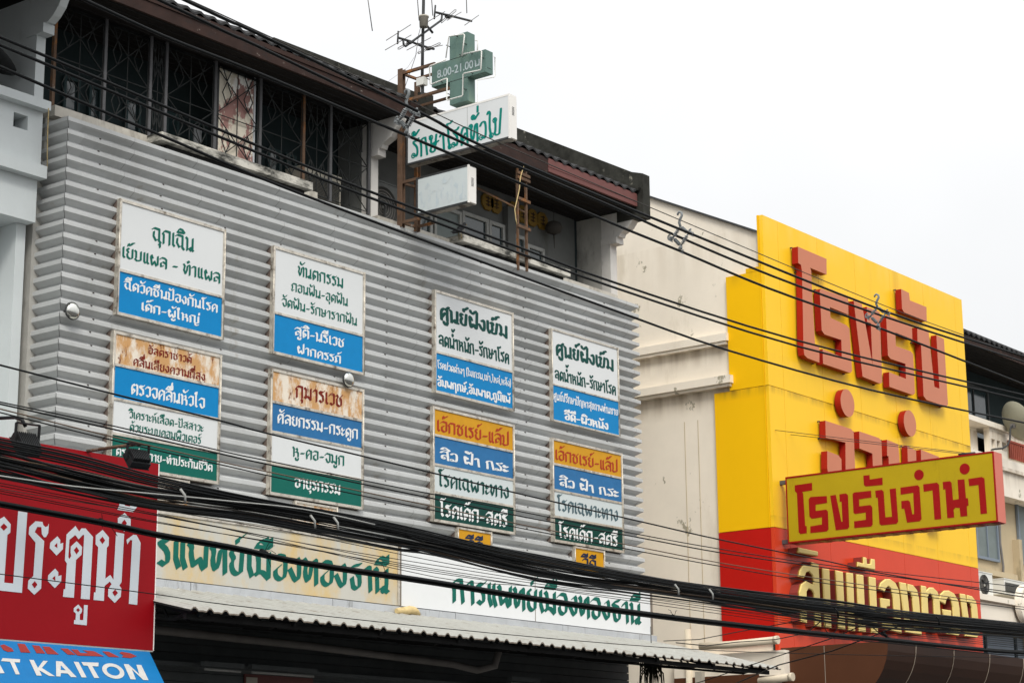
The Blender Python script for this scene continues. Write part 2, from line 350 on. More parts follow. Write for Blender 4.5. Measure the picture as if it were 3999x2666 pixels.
def hull(pts):
    pts = sorted(set((round(x, 4), round(y, 4)) for x, y in pts))
    def half(ps):
        h = []
        for p in ps:
            while len(h) > 1 and (h[-1][0]-h[-2][0])*(p[1]-h[-2][1])-(h[-1][1]-h[-2][1])*(p[0]-h[-2][0]) <= 1e-9: h.pop()
            h.append(p)
        return h[:-1]
    return half(pts) + half(pts[::-1])
PENS = {'nib': (22, 38, 6, 0, 1.38), 'fat': (30, 0, 17, 1, 1.5), 'mid': (25, 0, 14, 1, 1.5), 'big': (26, 36, 3, 1, 1.35), 'loop': (20, 0, 9, 2, 1.3), 'wide': (24, 38, 6, 0, 1.5)}
LOOPS = {'ร': [(8, 14)], 'ษ': [(10, 88), (34, 46)], 'โ': [(24, 10)], 'ค': [(25, 34)], 'ท': [(8, 88)], 'ว': [(10, 14)], 'ไ': [(24, 10)], 'ป': [(8, 88)], 'ฝ': [(20, 72)], 'ส': [(20, 22)], 'ะ': [(8, 68), (8, 20)], 'ั': [(-32, 18)], '้': [(-24, 26)]}
def ring(cx, cy, r): return [(cx+r*math.cos(k*math.pi/4), cy+r*math.sin(k*math.pi/4)) for k in range(9)]
def text_strokes(s, loops=False):
    """lay the characters out; list of polylines in glyph units"""
    for tn in '่้๊': s = s.replace(tn+'ำ', 'ํ'+tn+'า')
    x = 0.0; out = []; last = 0.0; up = 0; tall = False
    for ch in s:
        if ch in MK:
            dx = -14 if tall else 0
            dy = 116 + (40 if up else 0)
            out += [[(last+dx+a, dy+b*1.15) for a, b in st] for st in MK[ch]]; up += 1
            if loops and ch in LOOPS: out += [('r', ring(last+dx+a, dy+b*1.15, 13)) for a, b in LOOPS[ch]]
        elif ch in UN:
            out += [[(last+a, b) for a, b in st] for st in UN[ch]]
        elif ch == 'ำ':
            out += [[(last+a+2, 112+(0 if up == 0 else 0)+b) for a, b in st] for st in MK['ํ']]
            w, sts = GL['า']; out += [[(x+a, b) for a, b in st] for st in sts]; x += w; last = x-10
        else:
            w, sts = GL[ch]; out += [[(x+a, b) for a, b in st] for st in sts]
            if loops: out += [('r', ring(x+a, b, 13)) for a, b in LOOPS.get(ch, [])]
            x += w; last = x-10; up = 0; tall = ch in 'ปฝฟ'
    return out
def text_tris(s, pen='nib'):
    L, ang, T, sm, sx = PENS[pen]
    a = math.radians(ang); u = (math.cos(a)*L/2, math.sin(a)*L/2); v = (-math.sin(a)*T/2, math.cos(a)*T/2)
    if pen in ('fat', 'mid', 'loop'):
        nib = [(math.cos(k*math.pi/4+.39)*L/2*1.05, math.sin(k*math.pi/4+.39)*T/2*1.05) for k in range(8)]
    else:
        nib = [(i*u[0]+j*v[0], i*u[1]+j*v[1]) for i in (-1, 1) for j in (-1, 1)]
    vs, fs = [], []
    for st in text_strokes(s, pen == 'loop'):
        rg = st[0] == 'r'
        if rg: st = st[1]
        p = chaikin([(x*sx, y) for x, y in st], 0 if rg else sm)
        nb_ = [(n[0]*.4, n[1]*.7) for n in nib] if rg else nib
        for q0, q1 in zip(p, p[1:]):
            h = hull([(q[0]+n[0], q[1]+n[1]) for q in (q0, q1) for n in nb_])
            fs.append(list(range(len(vs), len(vs)+len(h)))); vs += [Vector(c) for c in h]
    r = mathutils.geometry.delaunay_2d_cdt(vs, [], fs, 1, 1e-4)
    return [(c.x, c.y) for c in r[0]], [f for f, og in zip(r[2], r[5]) if og]

def put_text(b, s, pen, O, U, V, x0, x1, zb, zt, m):
    """letters onto a plane O + U*a + V*c, ink from a=x0..x1, baseline c=zb, x-height top c=zt"""
    vs, fs = text_tris(s, pen)
    a0 = min(v[0] for v in vs); a1 = max(v[0] for v in vs)
    k = (x1-x0)/(a1-a0); h = (zt-zb)/100
    b.tris([O+U*(x0+(v[0]-a0)*k)+V*(zb+v[1]*h) for v in vs], fs, m)
EX, EY, EZ = Vector((1, 0, 0)), Vector((0, 1, 0)), Vector((0, 0, 1))
def front_text(b, s, pen, z, BL, BR, TL, m, y, yo=0.0):
    """text on a street-parallel plane y, measured by photo pixels"""
    A, B_, C_ = P(*z(*BL), yo), P(*z(*BR), yo), P(*z(*TL), yo)
    put_text(b, s, pen, Vector((0, y, 0)), EX, EZ, A.x, B_.x, (A.z+B_.z)/2, C_.z, m)
# ------------------------------------------------------------------ ground
GZ = -1.6
b = MB(); b.box(-150, 250, -150, 200, GZ-.5, GZ-.15, 'asphalt'); struct(b, 'ground')
b = MB(); b.box(-150, 250, -14.2, -4.9, GZ-.146, GZ-.14, 'asphalt'); b.box(-150, 250, -9.6, -9.45, GZ-.14, GZ-.134, 'road_paint'); struct(b, 'road')
b = MB(); b.box(-150, 250, -4.9, 3, GZ-.15, GZ, 'pavement'); struct(b, 'pavement')
b = MB(); b.box(-150, 250, -22, -14.2, GZ-.15, GZ-.004, 'pavement'); struct(b, 'far_pavement')
# ------------------------------------------------------------------ the clinic shophouse
XL, XM, XR = 12.98, 18.28, 23.52
ZL = 7.42                                   # top of the balcony ledge
ZS = 8.66                                   # soffit
clinic = thing('shophouse', 'grey three-storey shophouse behind the corrugated metal screen, with a dark tiled eave', 'building', (18.2, 1, GZ))
def walls(b):
    b.box(XL, XR-.12, 1.05, 1.25, 7.0, ZS, 'inner_wall_shaded')                 # set back balcony wall
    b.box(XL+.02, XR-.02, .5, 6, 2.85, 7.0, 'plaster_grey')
    b.box(XL+.02, XR-.02, .6, 6, GZ, 2.85, 'under_shade')
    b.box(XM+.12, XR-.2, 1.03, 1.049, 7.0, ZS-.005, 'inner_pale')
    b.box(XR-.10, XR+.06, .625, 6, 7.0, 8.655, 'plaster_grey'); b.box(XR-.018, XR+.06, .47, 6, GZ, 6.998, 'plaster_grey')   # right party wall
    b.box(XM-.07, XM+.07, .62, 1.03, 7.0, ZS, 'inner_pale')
one('wall', clinic, walls)
one('floor_slab', clinic, lambda b: b.box(XL+.06, XR-.062, .42, 1.04, 6.9, ZL-.12, 'plaster_grey'))
one('parapet', clinic, lambda b: (b.box(XL+.08, P(1240, 760, .3).x, .3, .52, ZL-.118, ZL, 'ledge_pale'), b.box(P(1475, 850, .3).x, XR-.16, .3, .52, ZL-.118, ZL-.03, 'ledge_pale')))
def column(x, ws, ms):
    def f(b):
        b.box(x-ws/2, x+ws/2, .46, .62, 7.0, 8.2, ms)
        b.box(x-ws/2-.01, x+ws/2+.01, .34, .62, 8.2, 8.29, ms)
        prof = [(.62, 8.29), (.30, 8.29), (.28, 8.34), (.14, 8.40), (.04, 8.52), (-.02, 8.62), (-.02, 8.656), (.62, 8.656)]
        pts = [(x-ws/2+.008, yy, zz) for yy, zz in prof]
        b.prism(pts, (ws-.016, 0, 0), ms, back=True)
    return one('column', clinic, f)
column(XM, .13, 'plaster_pale'); column(XR-.02, .16, 'plaster_pale')
def firewall(x0, x1, zt, m='mould'):
    def f(b):
        pr = [(-.14, 8.50), (-.14, zt), (.05, zt+.06), (2.6, zt+1.45), (5, zt+.7), (5, 8.66), (.33, 8.66), (.33, 8.5)]
        b.prism([(x0, yy, zz) for yy, zz in pr], (x1-x0, 0, 0), m, back=True)
        b.bar((x0-.03, -.10, zt-.24), (x0-.03, 2.6, zt+1.17), .06, .05, m)
    return one('parapet_wall', clinic, f)
firewall(XR-.10, XR+.08, 9.16); firewall(XM+.30, XM+.44, 9.02)
def roof(b):
    n = 0
    def wave(x): return .022*math.cos(2*math.pi*x/.205)
    for xa, xb in ((8.0, XM+.27), (XM+.47, XR-.13)):
        xs = [xa+(xb-xa)*i/int((xb-xa)/.026) for i in range(int((xb-xa)/.026)+1)]
        for k in range(6):
            y0, y1 = -.06+k*.42, -.06+(k+1)*.42+.03
            z0, z1 = 8.885+k*.225, 8.885+(k+1)*.225
            lo = [(x, y0, z0+wave(x)+.02) for x in xs]; hi = [(x, y1, z1+wave(x)-.01) for x in xs]; un = [(x, y0, z0+wave(x)-.012) for x in xs]
            b.grid([un, lo, hi], 'tile', False)
        b.face([(xa, -.02, 8.83), (xb, -.02, 8.83), (xb, 3, 10.4), (xa, 3, 10.4)], 'soffit')
one('roof', clinic, roof)
def soffit(b):
    for xa, xb in ((XL+.08, XM+.29), (XM+.45, XR-.1)):
        b.box(xa, xb, -.01, 1.3, ZS, ZS+.05, 'soffit')
        for k in range(9): b.box(xa, xb, .03+k*.12, .038+k*.12, ZS-.006, ZS, 'tile')
one('soffit', clinic, soffit)
def fascia(b):
    b.box(8, XM+.28, -.045, -.012, 8.655, 8.80, 'fascia_wood'); b.box(8, XM+.28, -.06, -.03, 8.803, 8.86, 'fascia_wood')
    xj = P(2130, 648, 0).x
    b.box(XM+.46, xj, -.045, -.012, 8.655, 8.86, 'fascia_wood'); b.box(xj+.004, XR-.12, -.05, -.012, 8.67, 8.86, 'fascia_new'); b.box(xj+.004, XR-.12, -.056, -.05, 8.735, 8.75, 'fascia_new')
one('fascia_board', clinic, fascia)
# balcony ledges that stick out over the screen
def ledge_box(x0, x1):
    def f(b):
        b.box(x0, x1, .06, .5, ZL-.10, ZL-.005, 'ledge'); b.box(x0+.15, x1-.06, .14, .5, 6.9, ZL-.104, 'under_shade')  # near-black block paints the shaded gap beneath the hood
    return one('window_hood', clinic, f)
ledge_box(P(632, 520, .06).x, P(1222, 738, .06).x); ledge_box(P(1810, 930, .06).x, P(2228, 1080, .06).x)
# doors and windows in the set back wall
def window(par, x0, x1, z0, z1, y, fm, gm, name='window', fw=.05, mull=0, pale=None):
    fr = one(name, par, lambda b: (b.box(x0, x0+fw, y-.05, y, z0, z1, fm), b.box(x1-fw, x1, y-.05, y, z0, z1, fm), b.box(x0+fw, x1-fw, y-.05, y, z1-fw, z1, fm), b.box(x0+fw, x1-fw, y-.05, y, z0, z0+fw, fm),
        [b.box(x0+fw+(x1-x0-2*fw)*(i+1)/(mull+1)-.015, x0+fw+(x1-x0-2*fw)*(i+1)/(mull+1)+.015, y-.045, y-.005, z0+fw, z1-fw, fm) for i in range(mull)]))
    one('pane', fr, lambda b: b.box(x0+fw, x1-fw, y-.02, y-.012, z0+fw, z1-fw, gm)); return fr
zz4 = zm(1400, 450, 1.96)
def bx(x, y=1.03): return P(*zz4(x, 850), y).x
for xa, xb, zt, g in ((440, 545, 8.16, 'glass'), (560, 770, 8.14, 'glass_frost'), (775, 975, 8.17, 'glass'), (980, 1100, 8.17, 'glass'), (1165, 1262, 8.10, 'glass'), (1270, 1400, 8.02, 'glass')):
    window(clinic, bx(xa), bx(xb), 7.28 if xa > 1100 else 7.42, zt, 1.025, 'frame_grey', g)
one('pilaster', clinic, lambda b: b.box(bx(1103), bx(1160), .93, 1.02, 7.0, 8.45, 'inner_pale'))
for px0, px1 in ((235, 300), (335, 385), (480, 540), (640, 690), (735, 800), (1040, 1090), (1110, 1150)):
    x0, x1 = P(px0, 420, 1.05).x, P(px1, 420, 1.05).x
    window(clinic, x0, x1, 7.30, 8.12, 1.045, 'door_teal', 'glass', 'door', .035)
one('boarded_panel', clinic, lambda b: (b.box(P(855, 400, .47).x, P(990, 400, .47).x, .47, .49, ZL, P(925, 285, .47).z, 'board_peel'), b.box(P(990, 400, .47).x+.004, P(990, 400, .47).x+.03, .465, .5, ZL, P(925, 285, .47).z+.02, 'flashing'), b.box(P(855, 400, .47).x-.03, P(855, 400, .47).x-.004, .465, .5, ZL, P(925, 285, .47).z+.02, 'steel_dark')))
# steel window grille of the left bay
GY = .44
gx = [P(p, 520, GY).x for p in (197, 398, 578, 640, 835, 1013, 1184, 1290, 1440)]
for i, x in enumerate(gx):
    m_ = 'pole_rust' if i in (0, 6) else 'post_grey'
    one('grille_post', clinic, lambda b: b.box(x-.018, x+.018, GY-.02, GY+.02, ZL, ZS, m_))
def grille(x0, x1):
    def f(b):
        r_ = .0045; z0, z1 = ZL+.03, ZS-.03; u = (x1-x0)
        n = max(1, round(u/.55)); cw = u/n; ch = .58; rows = int((z1-z0)/ch)+1
        seg = lambda a, c: b.bar((x0+a[0], GY, min(a[1], z1)), (x0+c[0], GY, min(c[1], z1)), r_*2, r_*2, 'grille', (0, 1, 0))
        for i in range(n*2+1): seg((u*i/(n*2), z0), (u*i/(n*2), z1))
        for k in range(rows+1): seg((0, z0+k*ch), (u, z0+k*ch))
        for i in range(n):
            for k in range(rows):
                a, c, e, g = i*cw, (i+1)*cw, z0+k*ch, min(z0+(k+1)*ch, z1); mxx, mzz = (a+c)/2, (e+g)/2
                seg((a, e), (c, g)); seg((a, g), (c, e))
                d1, d2 = cw*.17, ch*.25
                for cx_, cz_ in ((a+cw*.25, mzz), (a+cw*.75, mzz)):
                    q = [(cx_-d1*.6, cz_), (cx_, cz_+d2), (cx_+d1*.6, cz_), (cx_, cz_-d2)]
                    for j in range(4): seg(q[j], q[(j+1) % 4])
    return one('grille', clinic, f)
for x0, x1 in zip(gx[:-1], gx[1:]): grille(x0+.02, x1-.02)
# ------------------------------------------------------------------ left neighbour
nb = thing('neighbour_house', 'pale blue house at the left edge, with a square vent hole under its ledge', 'building', (10.5, 1, GZ))
def nwalls(b):
    X0, X1 = 6.0, 12.93
    va, vb = P(54, 437, .33), P(107, 511, .33)
    # balcony front wall with the vent hole left open
    for q in ((X0, va.x, 6.70, 7.30), (vb.x, X1, 6.70, 7.30), (va.x, vb.x, 6.70, vb.z), (va.x, vb.x, va.z, 7.30)): b.box(q[0], q[1], .33, .55, q[2], q[3], 'plaster_blue')
    b.box(va.x-.05, vb.x+.05, .7, .72, vb.z-.1, va.z+.1, 'under_shade')
    b.box(X0, X1-.01, .36, .9, 6.10, 6.56, 'plaster_blue')
    b.box(X0, X1-.15, .85, 6, GZ, 6.10, 'plaster_blue')
    b.box(X1-.14, X1-.02, .50, 6, GZ, 6.098, 'plaster_blue')
    b.box(X0, X1, 1.15, 1.3, 7.0, 9, 'inner_wall_shaded')
    b.box(X0, X1-.02, .56, 1.3, 6.57, 7.0, 'plaster_grey')
one('wall', nb, nwalls)
one('ledge', nb, lambda b: b.box(6, 12.945, .22, .56, 7.302, 7.40, 'plaster_blue'))
one('band', nb, lambda b: b.box(6, 12.955, .25, .56, 6.562, 6.698, 'plaster_blue'))
def ncol(b):
    x, ws, ms = 12.965, .12, 'plaster_blue'
    b.box(x-ws/2, x+ws/2, .46, 1.16, 7.402, 8.2, ms); b.box(x-ws/2-.015, x+ws/2+.015, .34, .62, 8.202, 8.31, ms)
    b.box(x-ws/2+.008, x+ws/2+.03, .622, 1.16, 8.202, 8.659, ms)
    b.prism([(x-ws/2+.008, yy, zz) for yy, zz in [(.62, 8.312), (.30, 8.312), (.22, 8.36), (.13, 8.45), (.08, 8.55), (.06, 8.655), (.62, 8.655)]], (ws-.016, 0, 0), ms, back=True)
one('column', nb, ncol)
one('soffit', nb, lambda b: (b.box(6, 12.955, -1.2, 1.3, ZS, ZS+.05, 'soffit'), b.box(6, 12.93, -1.23, -1.201, ZS-.03, ZS+.15, 'fascia_wood')))
one('drain_pipe', nb, lambda b: b.tube([P(188, 400, .3), P(190, 430, .2), P(186, 520, .3), P(184, 660, .3)], .006, 'cloth_straw'))
# ------------------------------------------------------------------ corrugated screen
PITCH, DEP, NR = .1408, .075, 32
ZT = P(284.4, 459, .05).z
X0c, X1c, YB = 13.11, 23.44, .125
cl = thing('metal_screen', 'wide ribbed silver metal screen across the clinic front, carrying the sign boards', 'cladding', (18.2, .1, 2.9))
def screen(b):
    ring = []
    for k in range(NR):
        z = ZT-k*PITCH
        ring += [(DEP, z), (DEP, z-.043), (0, z-.093), (0, z-.103)]
    ring.append((DEP, ZT-NR*PITCH))
    rows = [[(X0c-o, .78, z) for o, z in ring], [(X0c-o, YB-o, z) for o, z in ring], [(X1c+o, YB-o, z) for o, z in ring], [(X1c+o, .5, z) for o, z in ring]]
    b.grid(rows, 'clad', False)
    b.face([(X0c-DEP, YB-DEP, ZT), (X1c, YB-DEP, ZT), (X1c, YB+.05, ZT+.004), (X0c-DEP, YB+.05, ZT+.004)], 'clad')
def seams(b):
    rnd = random.Random(3)
    for col_ in range(9):
        xx = 13.9+col_*1.16
        k = 0
        while k < NR:
            n = rnd.choice((2, 2, 3, 4)); x = xx+rnd.uniform(-.28, .28)
            for j in range(k, min(k+n, NR)):
                z = ZT-j*PITCH
                for o0, z0, o1, z1 in ((DEP, z, DEP, z-.043), (DEP, z-.043, 0, z-.093)):
                    b.face([(x, YB-o0-.002, z0), (x+.005, YB-o0-.002, z0), (x+.005, YB-o1-.002, z1), (x, YB-o1-.002, z1)], 'clad_seam' if o1 == 0 else 'clad_seam_pale')
            k += n
    for j in range(NR):
        z = ZT-j*PITCH
        for o0, z0, o1, z1 in ((DEP, z, DEP, z-.043), (DEP, z-.043, 0, z-.093)):
            b.tube([(X0c-o0-.001, YB-o0-.001, z0), (X0c-o1-.001, YB-o1-.001, z1)], .004, 'clad_seam', 4)
one('sheet', cl, lambda b: (screen(b), seams(b)))
def screws(b):
    rnd = random.Random(5)
    for j in range(1, NR):
        for i in range(11):
            if rnd.random() < .2: continue
            x = 13.45+i*.92+(.02 if j % 2 else 0)+rnd.uniform(-.02, .02); z = ZT-j*PITCH
            b.box(x-.008, x+.008, YB-DEP-.006, YB-DEP+.012, z-.002, z+.010, 'screw')
o = one('screws', cl, screws); o['kind'] = 'stuff'
# ------------------------------------------------------------------ framed sign boards on the screen
SB = [  # x0 x1 z0 z1 measured on y = 0
 (13.739, 15.293, 5.223, 6.493), (13.719, 15.277, 3.607, 5.047), (16.05, 17.614, 5.208, 6.479), (16.043, 17.611, 3.592, 5.036),
 (18.91, 20.52, 5.211, 6.534), (18.878, 20.517, 3.597, 5.033), (21.349, 22.915, 5.213, 6.484), (21.333, 22.956, 3.593, 4.985)]
def sign_board(rect, label, panels, splits, z, fw=.032, name='sign_board', y0=0.0, group='sign boards on the metal screen', frame='alu'):
    x0, x1, za, zb = rect
    t = thing(name, label, 'sign', ((x0+x1)/2, y0, za), group)
    zs = [zb]+[P(*z(*s), 0).z for s in splits]+[za]
    def fr(b):
        b.box(x0, x0+fw, y0, y0+.05, za, zb, frame); b.box(x1-fw, x1, y0, y0+.05, za, zb, frame)
        b.box(x0+fw, x1-fw, y0+.001, y0+.05, zb-fw, zb, frame); b.box(x0+fw, x1-fw, y0+.001, y0+.05, za, za+fw, frame)
        for s in zs[1:-1]: b.box(x0+fw, x1-fw, y0+.002, y0+.03, s-fw*.45, s+fw*.45, frame)
        b.box(x0+.002, x1-.002, y0+.051, y0+.12, za+.002, zb-.002, 'alu_side')
        b.tube([(x0+.008, y0-.002, za), (x0+.008, y0-.002, zb)], .006, frame, 5); b.tube([(x1-.008, y0-.002, za), (x1-.008, y0-.002, zb)], .006, frame, 5)
    one('frame', t, fr)
    for i, (pm, lines) in enumerate(panels):
        pa, pb = zs[i+1]+(fw*.45 if i+1 < len(zs)-1 else fw), zs[i]-(fw*.45 if i else fw)
        p_ = one('panel', t, lambda b: b.box(x0+fw, x1-fw, y0+.012, y0+.03, pa, pb, pm))
        if lines:
            def lt(b):
                for s, pen, m_, BL, BR, TL in lines: front_text(b, s, pen, z, BL, BR, TL, m_, y0+.0095)
            one('lettering', p_, lt)
    return t
G, D, W_ = 'ink_green', 'ink_dark_green', 'ink_white'
sign_board(SB[0], 'large white over blue board with two green lines, top of the leftmost column', [
 ('sign_white', [('ฉุกเฉิน', 'nib', G, (634, 517), (1075, 635), (634, 378)), ('เย็บแผล~-~ทำแผล'.replace('~', ' '), 'nib', G, (338, 690), (1340, 955), (338, 580))]),
 ('sign_blue', [('ฉีดวัคซีนป้องกันโรค', 'nib', W_, (350, 1008), (1312, 1255), (350, 925)), ('เด็ก-ผู้ใหญ่', 'nib', W_, (535, 1230), (1130, 1372), (535, 1150))])],
 [(300, 815)], zm(350, 740, 2.6133))
sign_board(SB[1], 'four-panel board with two blurred rusty lines on top, lower board of the leftmost column', [
 ('sign_rust', [('อัลตราซาวด์', 'nib', 'ink_rust', (440, 292), (865, 388), (440, 232)), ('คลื่นเสียงความถี่สูง', 'nib', 'ink_rust', (300, 398), (988, 562), (300, 338))]),
 ('sign_blue', [('ตรวจคลื่นหัวใจ', 'nib', W_, (278, 672), (985, 822), (278, 578))]),
 ('sign_white', [('วิเคราะห์เลือด-ปัสสาวะ', 'nib', G, (250, 908), (975, 1038), (250, 842)), ('ด้วยระบบคอมพิวเตอร์', 'nib', G, (265, 1032), (955, 1158), (265, 966))]),
 ('sign_green', [('ตรวจร่างกาย-ทำประกันชีวิต', 'nib', W_, (135, 1262), (1058, 1418), (135, 1196))])],
 [(130, 397), (115, 722), (105, 1055)], zm(400, 1260, 2.45))
sign_board(SB[2], 'white over blue board with three lines of thin green lettering, top of the second column', [
 ('sign_white', [('ทันตกรรม', 'nib', G, (375, 432), (875, 570), (375, 325)), ('ถอนฟัน-อุดฟัน', 'nib', G, (305, 600), (930, 768), (305, 512)), ('จัดฟัน-รักษารากฟัน', 'nib', G, (200, 762), (1030, 985), (200, 678))]),
 ('sign_blue', [('สูติ-นรีเวช', 'nib', W_, (340, 1090), (890, 1222), (340, 995)), ('ฝากครรภ์', 'nib', W_, (370, 1280), (860, 1398), (370, 1200))])],
 [(125, 838)], zm(1030, 920, 2.8))
sign_board(SB[3], 'four-panel board with a rusty top panel of one dark red word, below the round mirror', [
 ('sign_rust', [('กุมารเวช', 'wide', 'ink_rust', (270, 322), (680, 415), (270, 225))]),
 ('sign_blue_dull', [('ศัลยกรรม-กระดูก', 'nib', W_, (120, 542), (805, 680), (120, 462))]),
 ('sign_white', [('หู-คอ-จมูก', 'nib', G, (245, 822), (690, 910), (245, 745))]),
 ('sign_green', [('อายุรกรรม', 'nib', W_, (265, 1085), (655, 1158), (265, 1008))])],
 [(80, 363), (75, 618), (70, 888)], zm(1030, 1400, 2.1777))
sign_board(SB[4], 'white over blue board with heavy lettering and two full blue lines, third column', [
 ('sign_white', [('ศูนย์ฝังเข็ม', 'fat', D, (210, 438), (1010, 660), (210, 295)), ('ลดน้ำหนัก-รักษาโรค', 'fat', D, (193, 738), (1030, 962), (193, 620))]),
 ('sign_blue', [('โรคปวดต่างๆ (ไมเกรน,เข่า,ไหล่,หลัง)', 'mid', W_, (180, 1020), (1048, 1225), (180, 945)), ('อัมพฤกษ์,อัมพาต,ภูมิแพ้', 'fat', W_, (178, 1225), (1048, 1428), (178, 1140))])],
 [(155, 818)], zm(1650, 1100, 3.015))
def lower(rect, label, z, dull, col4, off):
    ya, wa, ga = ('sign_orange', 'sign_white_aged', 'sign_dark_green')
    return sign_board(rect, label, [
     (ya, [('เอ๊กซเรย์-แล็ป', 'nib', 'ink_red', *off[0])]), ('sign_blue_dull', [('สิว ฝ้า กระ', 'loop', W_, *off[1])]),
     (wa, [('โรคเฉพาะทาง', 'wide', col4, *off[2])]), (ga, [('โรคเด็ก-สตรี', 'wide', W_, *off[3])])], off[4], z)
lower(SB[5], 'orange-topped four-panel board whose white panel has crisp dark lettering, in the third column', zm(1650, 1560, 2.53), 0, D,
 [((150, 308), (860, 455), (150, 200)), ((175, 592), (860, 715), (175, 500)), ((160, 848), (860, 975), (160, 732)), ((175, 1142), (850, 1255), (175, 1025)), [(110, 343), (108, 632), (105, 908)]])
sign_board(SB[6], 'narrow white over blue board ending in one short bold line, top of the rightmost column', [
 ('sign_white', [('ศูนย์ฝังเข็ม', 'fat', D, (175, 445), (932, 660), (175, 303)), ('ลดน้ำหนัก-รักษาโรค', 'fat', D, (160, 758), (962, 975), (160, 645))]),
 ('sign_blue', [('ศูนย์ปรึกษาปัญหาสุขภาพท่านชาย', 'mid', W_, (147, 1032), (985, 1238), (147, 950)), ('อีดี-ผิวหนัง', 'fat', W_, (282, 1290), (862, 1425), (282, 1200))])],
 [(130, 828)], zm(2120, 1250, 3.337), .022)
lower(SB[7], 'orange-topped four-panel board whose white panel has faded grey lettering, in the rightmost column', zm(2120, 1690, 2.851), 1, 'ink_grey',
 [((147, 292), (840, 440), (147, 185)), ((185, 592), (855, 715), (185, 500)), ((165, 852), (845, 985), (165, 735)), ((180, 1152), (845, 1265), (180, 1035)), [(112, 338), (115, 628), (122, 922)]])
def plaque(c0, c1, zb, label, pm, lines, z):
    a, c = P(*z(*c0), 0), P(*z(*c1), 0)
    return sign_board((a.x, c.x, P(*z(*zb), 0).z, (a.z+c.z)/2), label, [(pm, lines)], [], z, .024, 'hanging_plaque', .004, 'small plaques below the sign boards')
zA = zm(1700, 1900, 2.6133); zB = zm(600, 1900, 2.6133); zC = zm(0, 1560, 2.6133)
plaque((232, 405), (583, 465), (583, 690), 'small orange plaque with navy letters below the third column of boards', 'sign_orange', [('วีดี', 'wide', 'ink_navy', (312, 645), (500, 668), (312, 535))], zA)
plaque((1425, 600), (1733, 655), (1733, 905), 'small orange plaque with navy letters below the rightmost column of boards', 'sign_orange', [('วีดี', 'wide', 'ink_navy', (1492, 820), (1656, 840), (1492, 722))], zA)
plaque((1450, 140), (1885, 205), (1875, 503), 'small rust-eaten plaque with one red letter below the second column of boards', 'sign_rust', [('ว', 'wide', 'ink_rust', (1675, 330), (1745, 340), (1675, 220))], zB)
plaque((1620, 765), (1940, 842), (1930, 1105), 'small rust-eaten plaque behind the cables, beside the top corner of the red banner', 'sign_rust', [('ว', 'wide', 'ink_rust', (1690, 950), (1770, 965), (1690, 870))], zC)
# ------------------------------------------------------------------ name boards under the screen
def name_board(x0, x1, z0, z1, label, pm, line, z, edge, joint=None):
    t = thing('name_board', label, 'sign', ((x0+x1)/2, 0, z0), 'long name boards above the awning')
    p_ = one('panel', t, lambda b: (b.box(x0, x1, .012, .10, z0, z1, pm), b.box(joint-.005, joint+.005, .009, .011, z0, z1, 'tin_edge') if joint else None))
    one('frame', t, lambda b: (b.box(x0, x1, .0, .10, z1+.002, z1+.03, edge), b.box(x1+.002, x1+.03, -.006, .10, z0, z1, edge), b.box(x0-.03, x0-.002, -.006, .10, z0, z1, edge)))
    one('lettering', p_, lambda b: front_text(b, line[0], 'big', z, line[1], line[2], line[3], line[4], .0085))
ZB0 = 2.52; xj = P(1560, 2363).x
name_board(12.7, xj-.03, ZB0, P(814, 2032).z, 'long yellowed name board with green blackletter words, right of the red banner', 'sign_yellowed', ('รแพทย์เมืองทองธานี', (35, 800), (2418, 1088), (35, 520), 'ink_green'), zB, 'alu')
name_board(xj+.03, P(2545, 2478).x, ZB0, P(1640, 2140).z, 'long clean white name board with green blackletter words, above the right half of the awning', 'sign_panel_white', ('การแพทย์เมืองทองธานี', (168, 1172), (2112, 1398), (168, 935), 'ink_green'), zA, 'tin_edge', P(2093, 2350).x)
fl = tag(one('flashing_strip', None, lambda b: [b.box(12.7+i*2.2, 12.7+(i+1)*2.2-.012, -.006-.002*(i % 2), .02, 2.36, ZB0-.012, 'flashing') for i in range(5)]), 'grey sheet metal flashing strip between the name boards and the awning', 'flashing')
# ------------------------------------------------------------------ tin awning
aw = thing('tin_awning', 'long weathered corrugated tin awning sloping out over the shop front', 'awning', (18, -1, 2.0))
def awn(b):
    xs = []; hs = []; x = 13.03
    while x < 23.62:
        for dx, h in ((0, 0), (.035, .03), (.065, .03), (.10, 0), (.155, .004)): xs.append(x+dx); hs.append(h)
        x += .205
    rows = []
    rnd = random.Random(2); ph = [rnd.uniform(-.012, .012) for _ in xs]
    for y, z in ((-.008, 2.405), (-.7, 2.245), (-1.4, 2.085), (-2.0, 1.945)):
        rows.append([(xx, y-(ph[int(i/5)*5]*1.5 if y < -1.9 else 0), z+h) for i, (xx, h) in enumerate(zip(xs, hs))])
    b.grid(rows, 'tin', False)
    lip = rows[-1]; b.grid([lip, [(p[0], p[1]+.001, p[2]-.014) for p in lip]], 'tin_edge', False)
    un = [[(p[0], p[1]+.004, p[2]-.016) for p in r_] for r_ in rows]; b.grid(un[::-1], 'under_shade', False)
one('roof_sheet', aw, awn)
for k in range(9):
    x = 13.25+k*1.27
    def tr(b):
        b.bar((x, -.05, 2.35), (x, -1.92, 1.915), .04, .04, 'under_shade'); b.bar((x, .1, 2.10), (x, -1.55, 1.90), .03, .03, 'under_shade')
        for j in range(4): b.bar((x, -.2-j*.4, 2.30-j*.093), (x, -.4-j*.36, 2.04-j*.045), .02, .02, 'under_shade')
        b.bar((x, -1.55, 1.90), (x, -1.75, 1.95), .03, .03, 'under_shade')
    one('bracket', aw, tr)
